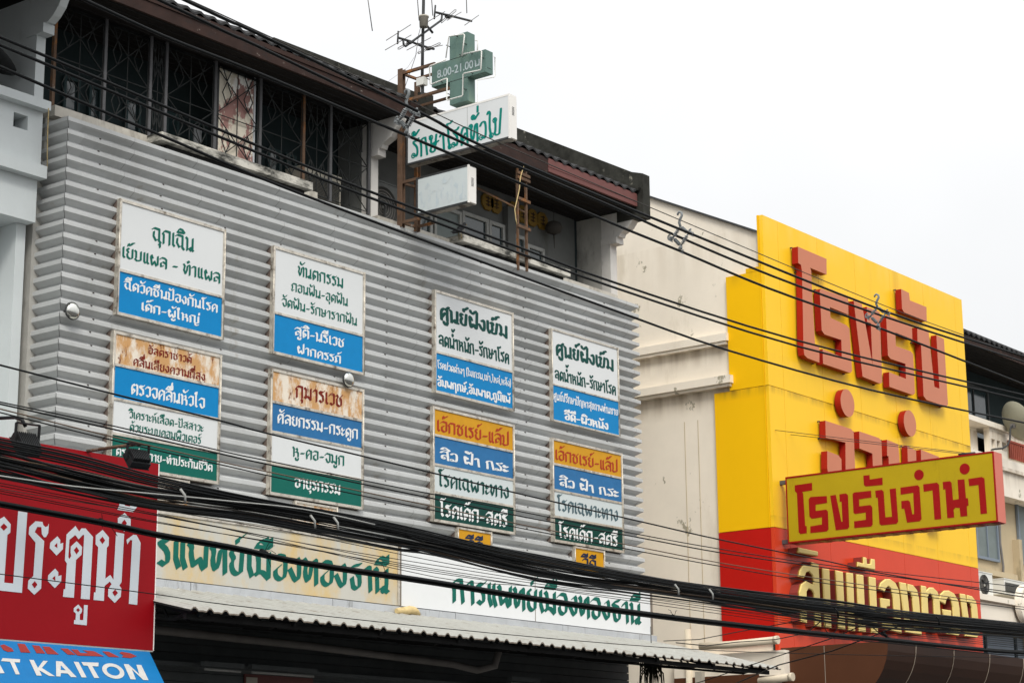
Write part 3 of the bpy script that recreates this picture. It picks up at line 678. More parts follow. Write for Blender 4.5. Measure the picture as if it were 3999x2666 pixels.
one('rafter', aw, lambda b: (b.bar((13.1, -1.86, 1.90), (23.55, -1.86, 1.90), .04, .05, 'under_shade'), b.bar((13.1, -.9, 2.13), (23.55, -.9, 2.13), .04, .05, 'under_shade')))
# shop front below the awning
sf = thing('roller_shutter', 'dark slatted roller shutter front in the shade under the awning', 'shutter', (18, .3, GZ))
one('slats', sf, lambda b: [(b.box(12.5, XR-.1, .30, .42, z_, z_+.092, 'shutter'), b.box(12.5, XR-.1, .33, .42, z_+.092, z_+.1, 'steel_dark')) for z_ in [GZ+.1*i for i in range(38)]])
one('housing', sf, lambda b: (b.box(12.5, XR-.1, .12, .42, 2.205, 2.36, 'shutter'), b.box(12.5, XR-.1, -.1, .298, 1.62, 1.66, 'shutter')))
pp = tag(one('drain_pipe', None, lambda b: b.tube([(12.6, -.16, 1.98), (16.5, -.18, 1.93), (19.0, -.2, 1.86), (19.35, -.3, 1.80), (19.5, -.45, 1.85), (19.55, -.5, 2.1)], .045, 'pipe_grey', 8)), 'grey drain pipe running under the awning and bending up at its end', 'pipe')
for k, (pa, pb, yy) in enumerate((((800, 2598), (955, 2603), -.3), ((985, 2610), (1240, 2626), -.3), ((2000, 2655), (2110, 2662), -.3))):
    a, c = P(*pa, yy), P(*pb, yy)
    t = thing('tube_light', ['unlit fluorescent tube fitting under the awning, nearest the red banner', 'unlit fluorescent tube fitting under the middle of the yellowed board', 'unlit fluorescent tube fitting under the white board'][k], 'light', a, 'tube lights under the awning')
    one('casing', t, lambda b: b.box(a.x, c.x, yy, yy+.07, a.z, a.z+.05, 'shutter')); one('tube', t, lambda b: b.tube([(a.x+.03, yy+.03, a.z-.03), (c.x-.03, yy+.03, a.z-.03)], .014, 'frame_grey', 8))
c = P(1225, 2650, -.1)
tag(one('poster', None, lambda b: (b.box(P(1050, 2650, -.1).x, P(1315, 2650, -.1).x, .27, .29, .9, P(1060, 2632, .27).z, 'fascia_new'), b.box(P(1055, 2650, -.1).x, P(1098, 2650, -.1).x, .265, .269, .9, P(1060, 2648, .27).z, 'ac_beige'))), 'brown poster on the shutter under the awning, mostly below the picture', 'poster')
# straw coloured rag on the flashing
zD = zm(800, 2066, 2.6133)
def rag(b):
    pts = [P(*zD(x, y), -.05) for x, y in ((1955, 830), (2000, 832), (2050, 830), (2090, 822), (2130, 826), (2165, 845), (2195, 868))]
    b.tube(pts, [.03, .045, .05, .052, .05, .035, .012], 'cloth_straw', 8)
tag(one('rolled_cloth', None, rag), 'straw coloured rolled cloth lying on the awning flashing below the name boards', 'cloth')
# hanging fern at the right end
def fern(b):
    rnd = random.Random(11); c = P(2545, 2590, -.4)
    for i in range(90):
        a = rnd.uniform(0, 6.28); r_ = rnd.uniform(.02, .2); d = Vector((math.cos(a)*r_, math.sin(a)*r_, 0)); h = rnd.uniform(-.2, .1)
        p0 = c+Vector((0, 0, .06)); p1 = c+d+Vector((0, 0, h)); p2 = c+d*1.1+Vector((0, 0, h-rnd.uniform(.12, .3)))
        b.tube([p0, p1, p2], [.01, .008, .002], 'fern', 3, False)
    b.tube([c+Vector((0, 0, .05)), c+Vector((0, 0, .5))], .006, 'steel_dark', 4)
tag(one('hanging_fern', None, fern), 'dark shaggy hanging plant at the right end of the awning', 'plant')
# ------------------------------------------------------------------ round mirrors on the screen
def dome(px, py, label):
    c = P(px, py, -.03); t = thing('dome_mirror', label, 'mirror', c, 'round mirrors on the metal screen')
    r_ = .088
    one('dome', t, lambda b: lathe(b, c, (0, -1, 0), [(r_*math.cos(a), r_*.55*math.sin(a)) for a in [i*math.pi/16 for i in range(9)]], 'chrome', 24))
    one('rim', t, lambda b: lathe(b, c, (0, -1, 0), [(r_*.95, -.012), (r_*1.06, -.01), (r_*1.06, .008), (r_, .008)], 'steel_dark', 24))
    one('stem', t, lambda b: b.tube([c, c+Vector((0, .12, .01))], .02, 'steel_dark', 8))
dome(283, 1214, 'chrome dome mirror near the bent left corner of the metal screen'); dome(1361, 1482, 'chrome dome mirror over the rusty word at the second column of boards')
# ------------------------------------------------------------------ projecting light boxes on the rusty post (plane x = 18.3)
SX = 18.3
def side_text(b, s, pen, z, BL, BR, TL, m, x, xo):
    A, B_, C_ = PX(*z(*BL), xo), PX(*z(*BR), xo), PX(*z(*TL), xo)
    put_text(b, s, pen, Vector((x, 0, 0)), -EY, EZ, -A.y, -B_.y, (A.z+B_.z)/2, C_.z, m)
def lightbox(label, y0, y1, z0, z1, th, fm, rim, texts, seam=None):
    """y0 outer (street) end, y1 inner end; the lettered face looks along -x"""
    t = thing('light_box_sign', label, 'sign', (SX, (y0+y1)/2, z0), 'light boxes on the rusty post')
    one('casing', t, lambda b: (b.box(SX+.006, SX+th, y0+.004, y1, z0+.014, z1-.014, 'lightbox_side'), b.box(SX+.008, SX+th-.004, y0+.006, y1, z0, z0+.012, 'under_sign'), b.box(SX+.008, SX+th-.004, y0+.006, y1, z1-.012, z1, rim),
        [b.box(SX+th*.35, SX+th*.65, y0+.001, y0+.0035, z1-.16-.016*k, z1-.155-.016*k, 'steel_dark') for k in range(7)]))
    one('frame', t, lambda b: (b.box(SX-.004, SX+.02, y0, y0+.02, z0, z1, 'lightbox_side'), b.box(SX-.004, SX+.02, y1-.03, y1, z0, z1, 'steel_dark'), b.box(SX-.003, SX+.02, y0+.02, y1-.03, z0-.002, z0+.022, 'steel_dark'), b.box(SX-.003, SX+.02, y0+.02, y1-.03, z1-.022, z1+.002, rim)))
    f = one('face', t, lambda b: (b.box(SX, SX+.005, y0+.02, y1-.03, z0+.022, z1-.022, fm), seam and b.box(SX-.001, SX-.0002, seam-.003, seam+.003, z0+.022, z1-.022, 'frame_grey')))
    one('lettering', f, lambda b: [side_text(b, *q, SX-.0025, SX) for q in texts])
    return t
zE = zm(1580, 360, 5.2267)
a, c = PX(1586, 646, SX), PX(1990, 370, SX)
th1 = P(2020, 560, c.y).x-SX
lightbox('large white light box with teal lettering, projecting below the green cross', c.y, a.y, 8.0, 8.565, th1, 'sign_white', 'lightbox_side', [('รักษาโรคทั่วไป', 'loop', zE, (135, 1345), (1998, 880), (135, 1000), 'ink_teal')], PX(1825, 500, SX).y)
zF = zm(1400, 600, 4.704)
a, c = PX(1625, 830, SX), PX(1831, 700, SX); th2 = P(1861, 760, c.y).x-SX
lightbox('smaller white light box with its lettering scraped off to faint blue traces', c.y, a.y, 7.32, 7.80, th2, 'sign_white_aged', 'steel_dark', [('ทำฟัน', 'wide', zF, (1110, 1010), (1985, 830), (1110, 720), 'ink_ghost')])
# rusty mast that carries them
ms = thing('sign_mast', 'rusty steel mast and arms carrying the cross and the white light boxes', 'mast', (SX, .1, 7.2))
pa = PX(1562, 850, SX)
for dx, dy, w_, zt in ((0.0, .06, .075, 9.31), (.26, .02, .05, 9.2)):
    one('post', ms, lambda b: (b.box(SX+dx, SX+dx+.012, dy-w_/2, dy+w_/2, 7.22, zt, 'pole_rust'), b.box(SX+dx+.055, SX+dx+.067, dy-w_/2, dy+w_/2, 7.22, zt, 'pole_rust'), b.box(SX+dx+.013, SX+dx+.054, dy-.006, dy+.006, 7.22, zt, 'pole_rust')))
for z_, y0 in ((9.25, -.5), (8.87, -.8), (7.80, -.22), (7.28, -.26)):
    one('arm', ms, lambda b: (b.bar((SX+.03, .06, z_), (SX+.03, y0, z_), .035, .035, 'pole_rust'), b.bar((SX+.29, .04, z_), (SX+.29, y0, z_), .03, .03, 'pole_rust'), b.bar((SX+.03, .05, z_), (SX+.3, .03, z_), .03, .03, 'pole_rust')))
# green cross
CY0, CY1 = PX(1896, 285, SX).y, PX(1686, 300, SX).y; CZ0, CZ1 = 8.63, 9.53; AZ0, AZ1 = 8.935, 9.225; SY0, SY1 = PX(1825, 150, SX).y, PX(1756, 150, SX).y
CT = P(1925, 290, CY0).x-SX
cx_ = thing('cross_sign', 'weathered green three-dimensional cross sign with opening hours and bare neon tubing', 'sign', (SX, -.9, CZ0))
outl = [(SY0, CZ1), (SY1, CZ1), (SY1, AZ1), (CY1, AZ1), (CY1, AZ0), (SY1, AZ0), (SY1, CZ0), (SY0, CZ0), (SY0, AZ0), (CY0, AZ0), (CY0, AZ1), (SY0, AZ1)]
body = one('body', cx_, lambda b: (b.prism([(SX, y, z) for y, z in outl], (CT, 0, 0), 'cross_green', back=True), [b.box(SX-.003, SX-.0005, SY0, SY1, z_-.002, z_+.002, 'steel_dark') for z_ in (AZ0, AZ1)], b.box(SX+CT*.2, SX+CT*.8, CY0-.003, CY0-.0005, AZ0+.06, AZ0+.063, 'steel_dark')))
zG = zm(1400, 0, 3.136)
def hours(b):
    cu = bpy.data.curves.new('hours', 'FONT'); cu.body = '8.00-21.00'; cu.size = 1; cu.offset = .02
    ob = bpy.data.objects.new('hours', cu); COL.objects.link(ob); dg = bpy.context.evaluated_depsgraph_get(); me = ob.evaluated_get(dg).to_mesh()
    vs = [v.co.copy() for v in me.vertices]; fs = [tuple(p.vertices) for p in me.polygons]; ob.evaluated_get(dg).to_mesh_clear(); bpy.data.objects.remove(ob)
    A, B_, T_ = PX(*zG(965, 955), SX), PX(*zG(1408, 840), SX), PX(*zG(965, 858), SX)
    x0 = min(v.x for v in vs); x1 = max(v.x for v in vs); h = max(v.y for v in vs)
    b.tris([(SX-.004, A.y+(B_.y-A.y)*(v.x-x0)/(x1-x0), (A.z+B_.z)/2+(T_.z-A.z)*v.y/h) for v in vs], fs, 'hours_paint')
    side_text(b, 'น', 'loop', zG, (1420, 825), (1495, 805), (1420, 745), 'hours_paint', SX-.004, SX)
one('lettering', body, hours)
def neon(name, pts, x):
    return one(name, cx_, lambda b: b.tube([(x, *PX(*zG(*q), SX-.07).yz) for q in pts], .0085, 'neon_tube', 6))
neon('neon_tube', [(1070, 712), (1105, 455), (1118, 447), (1285, 420), (1298, 432), (1268, 690)], SX-.07)
neon('neon_tube', [(1285, 665), (1495, 620), (1507, 632), (1500, 850), (1490, 860), (1295, 900), (1282, 912), (1275, 1165), (1262, 1180), (1090, 1228), (1080, 1220), (1086, 962), (1078, 962), (890, 1035), (880, 1030), (868, 820), (880, 810), (1070, 735)], SX-.07)
neon('neon_tube', [(1432, 500), (1462, 500), (1455, 640)], SX-.07)
one('neon_back', cx_, lambda b: (b.tube([P(*zG(*q), -1.5) for q in ((1655, 695), (1672, 705), (1672, 935), (1660, 945), (1450, 985), (1450, 1255), (1430, 1258))], .007, 'neon_tube', 5), b.tube([P(*zG(*q), -1.25) for q in ((1432, 500), (1464, 503), (1456, 640))], .006, 'neon_tube', 5)))
one('clip', cx_, lambda b: [b.tube([Vector((SX, *PX(*zG(*q), SX).yz)), Vector((SX-.07, *PX(*zG(*q), SX).yz))], .006, 'steel_dark', 5) for q in ((1118, 575), (1320, 545), (1215, 450), (1280, 690), (1535, 715), (1395, 660), (1400, 900), (1320, 1100), (1120, 1160), (1030, 1010), (880, 980))])
# small junction box on the mast arm
jb = PX(*zG(765, 1000), SX)
tag(one('junction_box', None, lambda b: (b.box(SX-.02, SX+.06, jb.y-.06, jb.y+.06, jb.z-.05, jb.z+.05, 'ac_white'), b.bar(jb+Vector((.03, 0, -.05)), (SX+.03, jb.y, 8.885), .03, .03, 'steel_dark'))), 'small off-white box beside the mast below the aerials', 'box')
# ------------------------------------------------------------------ aerials on the roof
AY = 1.6
def aer(label, boom, els, loops, extra, name='tv_aerial'):
    c = P(*zG(*boom[0]), AY); t = thing(name, label, 'aerial', c, 'aerials on the roof mast')
    q = lambda p, dy=0: P(*zG(*p), AY+dy)
    one('boom', t, lambda b: b.tube([q(p) for p in boom], .017, 'steel_dark', 6))
    for a_, c_ in els: one('rod', t, lambda b: b.tube([q(a_, .12), q(c_, -.12)], .006, 'pipe_grey', 5))
    for l in loops: one('dipole', t, lambda b: b.tube([q(p) for p in l]+[q(l[0])], .006, 'pipe_grey', 5))
    for a_, c_, r_ in extra: one('stub', t, lambda b: b.tube([q(a_), q(c_)], r_, 'steel_dark', 6))
mt = thing('aerial_mast', 'thin steel mast with a round terminal box, carrying the aerials above the roof', 'mast', P(*zG(780, 930), AY))
one('pole', mt, lambda b: b.tube([P(*zG(780, 1000), AY), P(*zG(786, 560), AY), P(*zG(797, 0), AY), P(*zG(806, -420), AY)], .022, 'steel_dark', 8))
bc = P(*zG(799, 262), AY-.06)
one('terminal_box', mt, lambda b: lathe(b, bc, (0, 0, 1), [(.01, -.09), (.06, -.09), (.065, .05), (.075, .055), (.075, .075), (.01, .08)], 'ac_beige', 14))
one('cross_arm', mt, lambda b: b.tube([P(*zG(x, y), AY) for x, y in ((1025, 165), (1018, 235), (1000, 262), (790, 415), (575, 570), (553, 555), (548, 490))], .016, 'steel_dark', 6))
one('strut', mt, lambda b: b.tube([P(*zG(828, 305), AY), P(*zG(908, 405), AY)], .02, 'steel_dark', 6))
one('stay_wire', mt, lambda b: (b.tube([P(*zG(770, 310), AY), P(*zG(738, 420), AY), P(*zG(700, 690), AY), P(*zG(545, 1140), .5)], .004, 'cable_old_glint', 4), b.tube([P(*zG(780, 560), AY), P(*zG(600, 830), AY), P(*zG(350, 1010), AY)], .002, 'cable_old_glint', 4)))
aer('upper TV aerial, to the right of the roof mast', [(938, 152), (1160, 205), (1385, 262)], [((1058, 145), (845, 272)), ((1258, 152), (1085, 252)), ((1472, 190), (1300, 312))], [[(1010, 268), (1180, 122), (1195, 122), (1192, 142), (1018, 285)]], [((942, 68), (928, 235), .014), ((1075, 200), (1112, 205), .035)])
aer('lower left TV aerial, crossing left of the roof mast', [(487, 465), (640, 510), (790, 575)], [((640, 305), (340, 497)), ((645, 432), (328, 615)), ((885, 465), (592, 617))], [[(485, 588), (640, 505), (648, 515), (500, 605), (484, 606)]], [((487, 385), (478, 540), .014), ((605, 528), (640, 520), .03)])
aer('short TV aerial at the lower right of the roof mast', [(725, 540), (860, 590), (925, 603)], [((1030, 557), (820, 600))], [[(728, 645), (985, 528), (1002, 530), (1000, 545), (735, 662)]], [((840, 598), (880, 592), .03)])
wa = thing('whip_aerial', 'tall aerial above the frame whose four thin rods hang into the sky', 'aerial', P(*zG(800, -420), AY))
for a_, c_ in (((100, -110), (170, 382)), ((712, -130), (742, 255)), ((885, -150), (910, 195)), ((1316, -170), (1327, 165))):
    one('rod', wa, lambda b: b.tube([P(*zG(*a_), AY), P(*zG(*c_), AY)], .007, 'pipe_grey', 5))
one('boom', wa, lambda b: b.tube([P(*zG(100, -108), AY), P(*zG(800, -140), AY), P(*zG(1320, -168), AY)], .02, 'steel_dark', 6))
# ------------------------------------------------------------------ things on the balconies
zH = zm(1400, 450, 1.96)
def ladder(b, part):
    y = .04
    t0, t1 = P(*zH(1228, 415), y), P(*zH(1222, 1185), y); u0, u1 = P(*zH(1298, 432), y), P(*zH(1288, 1195), y)
    if part == 'a': b.bar(t1, (t1.x, y, t0.z), .028, .028, 'pole_rust')
    if part == 'b': b.bar(u1, (u1.x, y, u0.z), .03, .03, 'pole_rust')
    if part == 'r':
        for yy in (445, 480, 640, 850, 1060): b.bar((t1.x-.02, y-.02, P(*zH(1225, yy), y).z), (u1.x+.06, y-.02, P(*zH(1225, yy), y).z-.01), .03, .04, 'pole_rust')
    if part == 's':
        b.bar((t1.x, y, 8.02), (t1.x-.55, .85, 8.55), .02, .02, 'pole_rust'); b.bar((u1.x, y, 8.0), (u1.x-.45, .85, 8.55), .02, .02, 'pole_rust')
lf = thing('sign_bracket', 'rusty ladder-like bracket left standing in front of the right balcony', 'bracket', P(*zH(1255, 1190), .04))
for n_, k_ in (('post', 'a'), ('post', 'b'), ('rung', 'r'), ('stay', 's')): one(n_, lf, lambda b: ladder(b, k_))
tag(one('rope', None, lambda b: b.tube([P(*zH(x, y), .0) for x, y in ((1280, 255), (1288, 290), (1268, 380), (1238, 480), (1232, 560), (1215, 640), (1196, 720), (1205, 800), (1212, 835))], .007, 'cloth_straw', 5)), 'pale cord dangling down the ladder-like bracket', 'cord')
for k, (x, y) in enumerate(((992, 660), (1057, 683), (1192, 728), (1262, 757), (1335, 783), (1410, 808))):
    c = P(*zH(x, y), .99)
    lab = ['gold octagonal plaque on the balcony wall, nearest the scraped light box', 'gold octagonal plaque, second from the scraped light box', 'gold octagonal plaque just left of the rusty bracket', 'gold octagonal plaque seen behind the rungs of the rusty bracket', 'gold octagonal plaque just right of the rusty bracket', 'gold octagonal plaque nearest the dark round lantern'][k]
    t = thing('wall_plaque', lab, 'plaque', c, 'gold plaques on the balcony wall')
    oc = [(c.x+.135*math.cos(R(22.5+45*i)), .99, c.z+.135*math.sin(R(22.5+45*i))) for i in range(8)]
    one('disc', t, lambda b: b.prism(oc, (0, .03, 0), 'gold_disc'))
    one('character', t, lambda b: [b.bar((c.x-.05, .987, c.z+dz), (c.x+.05, .987, c.z+dz+.01*(k % 2)), .004, .014, 'fascia_wood') for dz in (-.05, 0, .05)] and b.bar((c.x, .986, c.z-.07), (c.x+.01*(k % 3), .986, c.z+.075), .004, .014, 'fascia_wood', (1, 0, 0)))
lc = P(*zH(1495, 862), .85)
ln = thing('lantern', 'dark round lantern with a tassel hanging on the balcony wall', 'lantern', lc)
one('shade', ln, lambda b: lathe(b, lc, (0, 0, 1), [(.03, -.1), (.1, -.07), (.13, 0), (.1, .07), (.03, .1)], 'lantern_dark', 14))
one('tassel', ln, lambda b: b.tube([lc+Vector((0, 0, -.1)), lc+Vector((.01, 0, -.3))], [.012, .004], 'lantern_dark', 5)); one('cord', ln, lambda b: b.tube([lc+Vector((0, 0, .1)), Vector((lc.x, .85, ZS))], .004, 'steel_dark', 4))
# air conditioners
def aircon(label, x0, x1, y0, z0, z1, dep, m, fan=True, fx=.5, group='air conditioner units'):
    t = thing('air_conditioner', label, 'air conditioner', ((x0+x1)/2, y0+dep/2, z0), group)
    one('casing', t, lambda b: (b.box(x0, x1, y0, y0+dep, z0, z1, m), b.box(x0-.008, x1+.008, y0-.008, y0+dep, z1+.001, z1+.02, m), not fan and [b.box(x0+.03, x1-.03, y0-.012, y0-.002, z_, z_+.008, 'fan_dark') for z_ in [z0+.04+.018*i for i in range(int((z1-z0-.08)/.018))]]))
    if fan:
        r_ = (z1-z0)*.42; c = Vector((x0+(x1-x0)*fx, y0, (z0+z1)/2))
        g = one('fan_guard', t, lambda b: (lathe(b, c, (0, -1, 0), [(r_, .001), (r_, .02), (r_*.96, .025), (r_*.95, .003), (.002, .003)], 'fan_dark', 24), [lathe(b, c, (0, -1, 0), [(r_*f, .012), (r_*f+.006, .018), (r_*f+.008, .012)], 'pipe_grey', 24) for f in (.2, .35, .5, .65, .8)]))
        one('blade', t, lambda b: [b.bar(c+Vector((0, -.006, 0)), c+Vector((math.cos(a_)*r_*.85, -.006, math.sin(a_)*r_*.85)), .006, .09, 'steel_dark', (0, 1, 0)) for a_ in (.5, 2.6, 4.7)])
        one('hub', t, lambda b: lathe(b, c, (0, -1, 0), [(.035, .01), (.03, .03), (.001, .032)], m, 12))
    return t
a, c = P(1192, 700, .62), P(1340, 700, .62)
aircon('beige louvred air conditioner behind the grille of the left balcony', a.x, c.x, .66, 7.35, 7.86, .3, 'ac_beige', False)
fc = P(1490, 780, .62)
aircon('beige air conditioner with a black fan on the ledge behind the rusty mast', fc.x-.28, fc.x+.42, .60, 7.33, 7.98, .3, 'inner_pale', True, .4)
# black bird on the ledge
bp = P(*zH(775, 938), .10)
def bird(b):
    sp = [(-.155, -.030, .006), (-.12, -.018, .014), (-.07, .01, .026), (-.03, .035, .040), (.01, .062, .046), (.045, .09, .040), (.07, .118, .026), (.085, .135, .028), (.10, .148, .026), (.118, .15, .014), (.125, .15, .004)]
    rows = []
    for x, z, r_ in sp: rows.append([bp+Vector((x, r_*.8*math.cos(a_), z+.06+r_*math.sin(a_))) for a_ in [i*math.pi/5 for i in range(10)]])
    b.grid(rows, 'bird_black', True, True)
bd = thing('bird', 'black bird perched at the left end of the white ledge below the right balcony', 'bird', bp)
one('body', bd, bird)
one('wing', bd, lambda b: [b.grid([[bp+Vector((x, s*(.036+.01*math.sin(x*20)), z)) for x, z in row] for row in (((.05, .16), (0, .135), (-.07, .10), (-.15, .05)), ((.045, .12), (0, .10), (-.06, .075), (-.15, .045)))], 'bird_black') for s in (-1, 1)])
one('beak', bd, lambda b: b.tube([bp+Vector((.12, 0, .21)), bp+Vector((.155, 0, .203))], [.009, .001], 'bird_beak', 6))
one('leg', bd, lambda b: [b.tube([bp+Vector((.0, s*.018, .08)), bp+Vector((.008, s*.02, -.005)), bp+Vector((.03, s*.022, -.008))], .004, 'bird_beak', 4) for s in (-1, 1)])
# dark dish behind the left balcony ledge
dl = thing('satellite_dish', 'dark satellite dish edge at the far left above the pale blue ledge', 'satellite dish', P(10, 260, .8))
dc = P(-30, 232, .75)
one('reflector', dl, lambda b: lathe(b, dc, (.5, -.3, .75), [(.002, -.07), (.12, -.05), (.22, -.0), (.28, .05), (.282, .055), (.22, .008), (.002, -.06)], 'steel_dark', 24))
one('arm', dl, lambda b: b.tube([dc, dc+Vector((0, .05, -.35)), Vector((dc.x, .9, 7.4))], .015, 'steel_dark', 6))
# ------------------------------------------------------------------ red banner and blue awning of the left shop
rb = thing('banner_sign', 'big dark red sign box with ornate white letters, cut off at the left edge', 'sign', (11.5, -1.5, 1.6))
BY = -1.5
zt_, zb_ = (P(625, 1810, BY).z+P(0, 1705, BY).z)/2, (P(591, 2540, BY).z+P(0, 2490, BY).z)/2
bx1 = 13.045
fp = one('panel', rb, lambda b: b.box(9.6, bx1, BY, BY+.02, zb_, zt_, 'banner_red'))
one('frame', rb, lambda b: (b.box(9.6, bx1, BY+.021, BY+.16, zb_, zt_, 'lightbox_side'), b.box(bx1+.001, bx1+.012, BY-.002, BY+.16, zb_, zt_, 'lightbox_side'), b.box(9.6, bx1, BY-.002, BY+.16, zb_-.014, zb_-.002, 'frame_grey')))
zI = zm(0, 1900, 2.6129)
def poly(s): 
    v = list(map(float, s.replace(',', ' ').split())); return list(zip(v[::2], v[1::2]))
RED = ['-60 360 40 303 107 380 103 467 73 490 40 975 132 985 183 247 277 262 222 1080 -60 1050',
 '360 350 432 357 440 390 462 410 485 400 497 372 490 470 468 512 447 514 425 482 420 410 378 408 352 460 449 553 422 925 418 1035 347 1100 281 1035 287 955 338 908 360 568 290 482 297 408',
 '583 503 613 540 612 580 643 570 640 635 575 700 505 625 510 570', '560 832 593 870 592 910 625 900 622 965 557 1032 485 958 490 900',
 '768 398 805 455 830 423 870 423 947 510 913 1147 822 1140 857 495 845 487 800 535 765 490 706 540 695 715 705 735 725 705 718 670 720 608 780 553 836 612 830 692 773 745 752 1130 640 1120 648 1043 663 1043 680 780 660 748 677 485',
 '1045 438 1110 515 1107 598 1088 620 1072 935 1122 897 1155 945 1182 462 1265 478 1238 970 1215 1005 1237 1035 1230 1120 1168 1183 1100 1115 1103 1040 1137 990 1117 965 1065 1010 1058 1162 952 1152 957 1075 974 1075 1000 615 973 585 975 495',
 '1270 265 1332 330 1330 410 1300 420 1265 458 1240 420 1200 385 1200 320', '1190 95 1235 95 1230 120 1255 145 1290 110 1310 130 1270 190 1320 200 1395 140 1428 165 1355 257 1195 233 1217 180',
 '1360 487 1392 492 1433 570 1398 1202 1312 1192 1347 545 1327 540 1297 587 1287 540',
 '797 1198 836 1245 832 1278 813 1300 812 1357 847 1358 855 1203 893 1206 883 1411 751 1397 755 1355 768 1358 773 1290 750 1270 751 1235']
DIA = ['37 372 73 410 35 447 0 408', '352 960 379 995 350 1035 322 992', '580 570 583 625 552 600', '560 905 562 958 530 932', '778 610 805 650 778 688 750 645', '1043 507 1070 545 1042 582 1013 540', '1172 1045 1200 1080 1170 1117 1142 1075', '1267 333 1293 370 1265 405 1238 367', '795 1233 813 1255 793 1275 775 1252']
one('lettering', fp, lambda b: ([b.face([P(*zI(x, y), BY)+Vector((0, -.003, 0)) for x, y in poly(s)], 'banner_white') for s in RED], [b.face([P(*zI(x, y), BY)+Vector((0, -.0045, 0)) for x, y in poly(s)], 'banner_red') for s in DIA]))
# sloping blue awning below it
ba = thing('blue_awning', 'bright blue sloping sheet awning with white capital letters under the red sign', 'awning', (11.5, -1.9, 1.2))
o_ = Vector((0, -1.44, 1.62)); n_ = Vector((0, -.46, .80)).normalized()      # slope falls towards the street
def SL(px, py): return PN(px, py, o_, n_)
zJ = zm(0, 2066, 2.6133)
tr_, br_ = SL(*zJ(1500, 1195)), SL(*zJ(1690, 1600))
br2 = SL(*zJ(1735, 1690)); tl_ = Vector((9.3, tr_.y, tr_.z))
bl_ = Vector((9.3, br2.y, br2.z))
sh = one('sheet', ba, lambda b: b.prism([tl_, bl_, br2, tr_], -n_*.02, 'awning_blue', back=True))
one('frame', ba, lambda b: (b.bar(br2+Vector((0, .03, -.03)), bl_+Vector((0, .03, -.03)), .04, .04, 'steel_dark'), b.bar(tr_-n_*.05, br2-n_*.05, .03, .03, 'steel_dark'), b.box(9.5, 12.9, -1.3, .8, 1.0, 1.05, 'under_shade')))
LAT = ['25 1315 205 1327 200 1360 145 1357 200 1480 160 1482 100 1352 8 1345', '-60 1330 -30 1330 45 1468 0 1470', '297 1332 343 1335 385 1415 440 1342 487 1345 425 1415 560 1500 500 1497 400 1440 425 1495 372 1492',
 '570 1345 630 1350 782 1510 722 1508 690 1472 620 1468 615 1503 572 1500', '750 1352 800 1355 882 1512 832 1512', '828 1355 1005 1362 1002 1400 940 1397 1010 1518 960 1517 893 1393 850 1390',
 '1260 1375 1310 1378 1420 1480 1390 1383 1440 1385 1515 1540 1460 1537 1345 1430 1385 1533 1330 1530']
REM = ['175 1165 252 1172 310 1260 210 1255', '325 1182 400 1190 462 1268 372 1264', '430 1195 505 1200 600 1278 480 1272', '615 1215 690 1218 772 1282 690 1278', '720 1225 790 1228 820 1262 900 1264 840 1232 960 1245 1060 1298 790 1288', '1040 1245 1110 1250 1220 1306 1110 1302', '1215 1262 1240 1250 1330 1265 1395 1295 1330 1315 1240 1305 1260 1285', '0 1185 40 1175 120 1215 140 1245 80 1252 30 1230']
def lat(b):
    up = n_*.004
    for s in LAT: b.face([SL(*zJ(x, y))+up for x, y in poly(s)], 'awning_white')
    for s in REM: b.face([SL(*zJ(x, y))+up for x, y in poly(s)], 'awning_red')
    b.face([SL(*zJ(x, y))+up*1.5 for x, y in poly('618 1390 668 1440 618 1436')], 'awning_blue')
    ring_ = lambda rx, ry: [SL(*zJ(1154+rx*math.cos(a_)-ry*.25*math.sin(a_), 1447-ry*math.sin(a_)+rx*.1*math.cos(a_))) for a_ in [i*math.pi/14 for i in range(28)]]
    A, B_ = ring_(112, 78), ring_(66, 46); b.grid([[p+up for p in A], [p+up for p in B_]], 'awning_white', False, True)
one('lettering', sh, lat)
# floodlights over the red banner
def flood(label, arm, hc, ax, w_, h_):
    t = thing('floodlight', label, 'floodlight', hc, 'floodlights over the red banner')
    hc = Vector(hc); ay = ax.cross(Vector((0, 0, 1))).normalized(); n = Vector((.12, .75, -.65)).normalized(); sx = n.cross(EZ).normalized(); su = sx.cross(n)
    one('arm', t, lambda b: b.tube(arm, .016, 'flood_black' if 'left' in label else 'pole_rust', 7))
    one('housing', t, lambda b: (b.obox(hc, sx*w_/2, su*h_/2, n*.03, 'flood_black'), [b.obox(hc-n*.048+sx*(w_*.42*(i-4.5)/4.5), sx*.004, su*h_*.4, n*.02, 'flood_black') for i in range(10)]))
    one('lens', t, lambda b: b.obox(hc+n*.034, sx*w_*.54, su*h_*.54, n*.004, 'flood_black'))
    one('yoke', t, lambda b: (b.bar(hc-sx*w_*.56, hc-sx*w_*.56-n*.02+EZ*h_*.75, .012, .025, 'flood_black'), b.bar(hc+sx*w_*.56, hc+sx*w_*.56-n*.02+EZ*h_*.75, .012, .025, 'flood_black'), b.bar(hc-sx*w_*.56-n*.02+EZ*h_*.75, hc+sx*w_*.56-n*.02+EZ*h_*.75, .03, .012, 'flood_black')))
FY = -2.15
def fq(x, y, yy): return P(*zC(x, y), yy)
flood('black finned floodlight on a thin rusty arm, near the right corner of the red sign', [fq(890, 525, BY), fq(1150, 485, -1.8), fq(1420, 452, FY), fq(1430, 462, FY)], fq(1400, 610, FY), EX, .20, .17)
flood('black floodlight on a curved pipe at the left edge above the red sign', [fq(-250, 215, BY), fq(0, 188, -1.8), fq(150, 180, -2.0), fq(225, 205, FY), fq(262, 275, FY)], fq(268, 460, FY), EX, .20, .22)
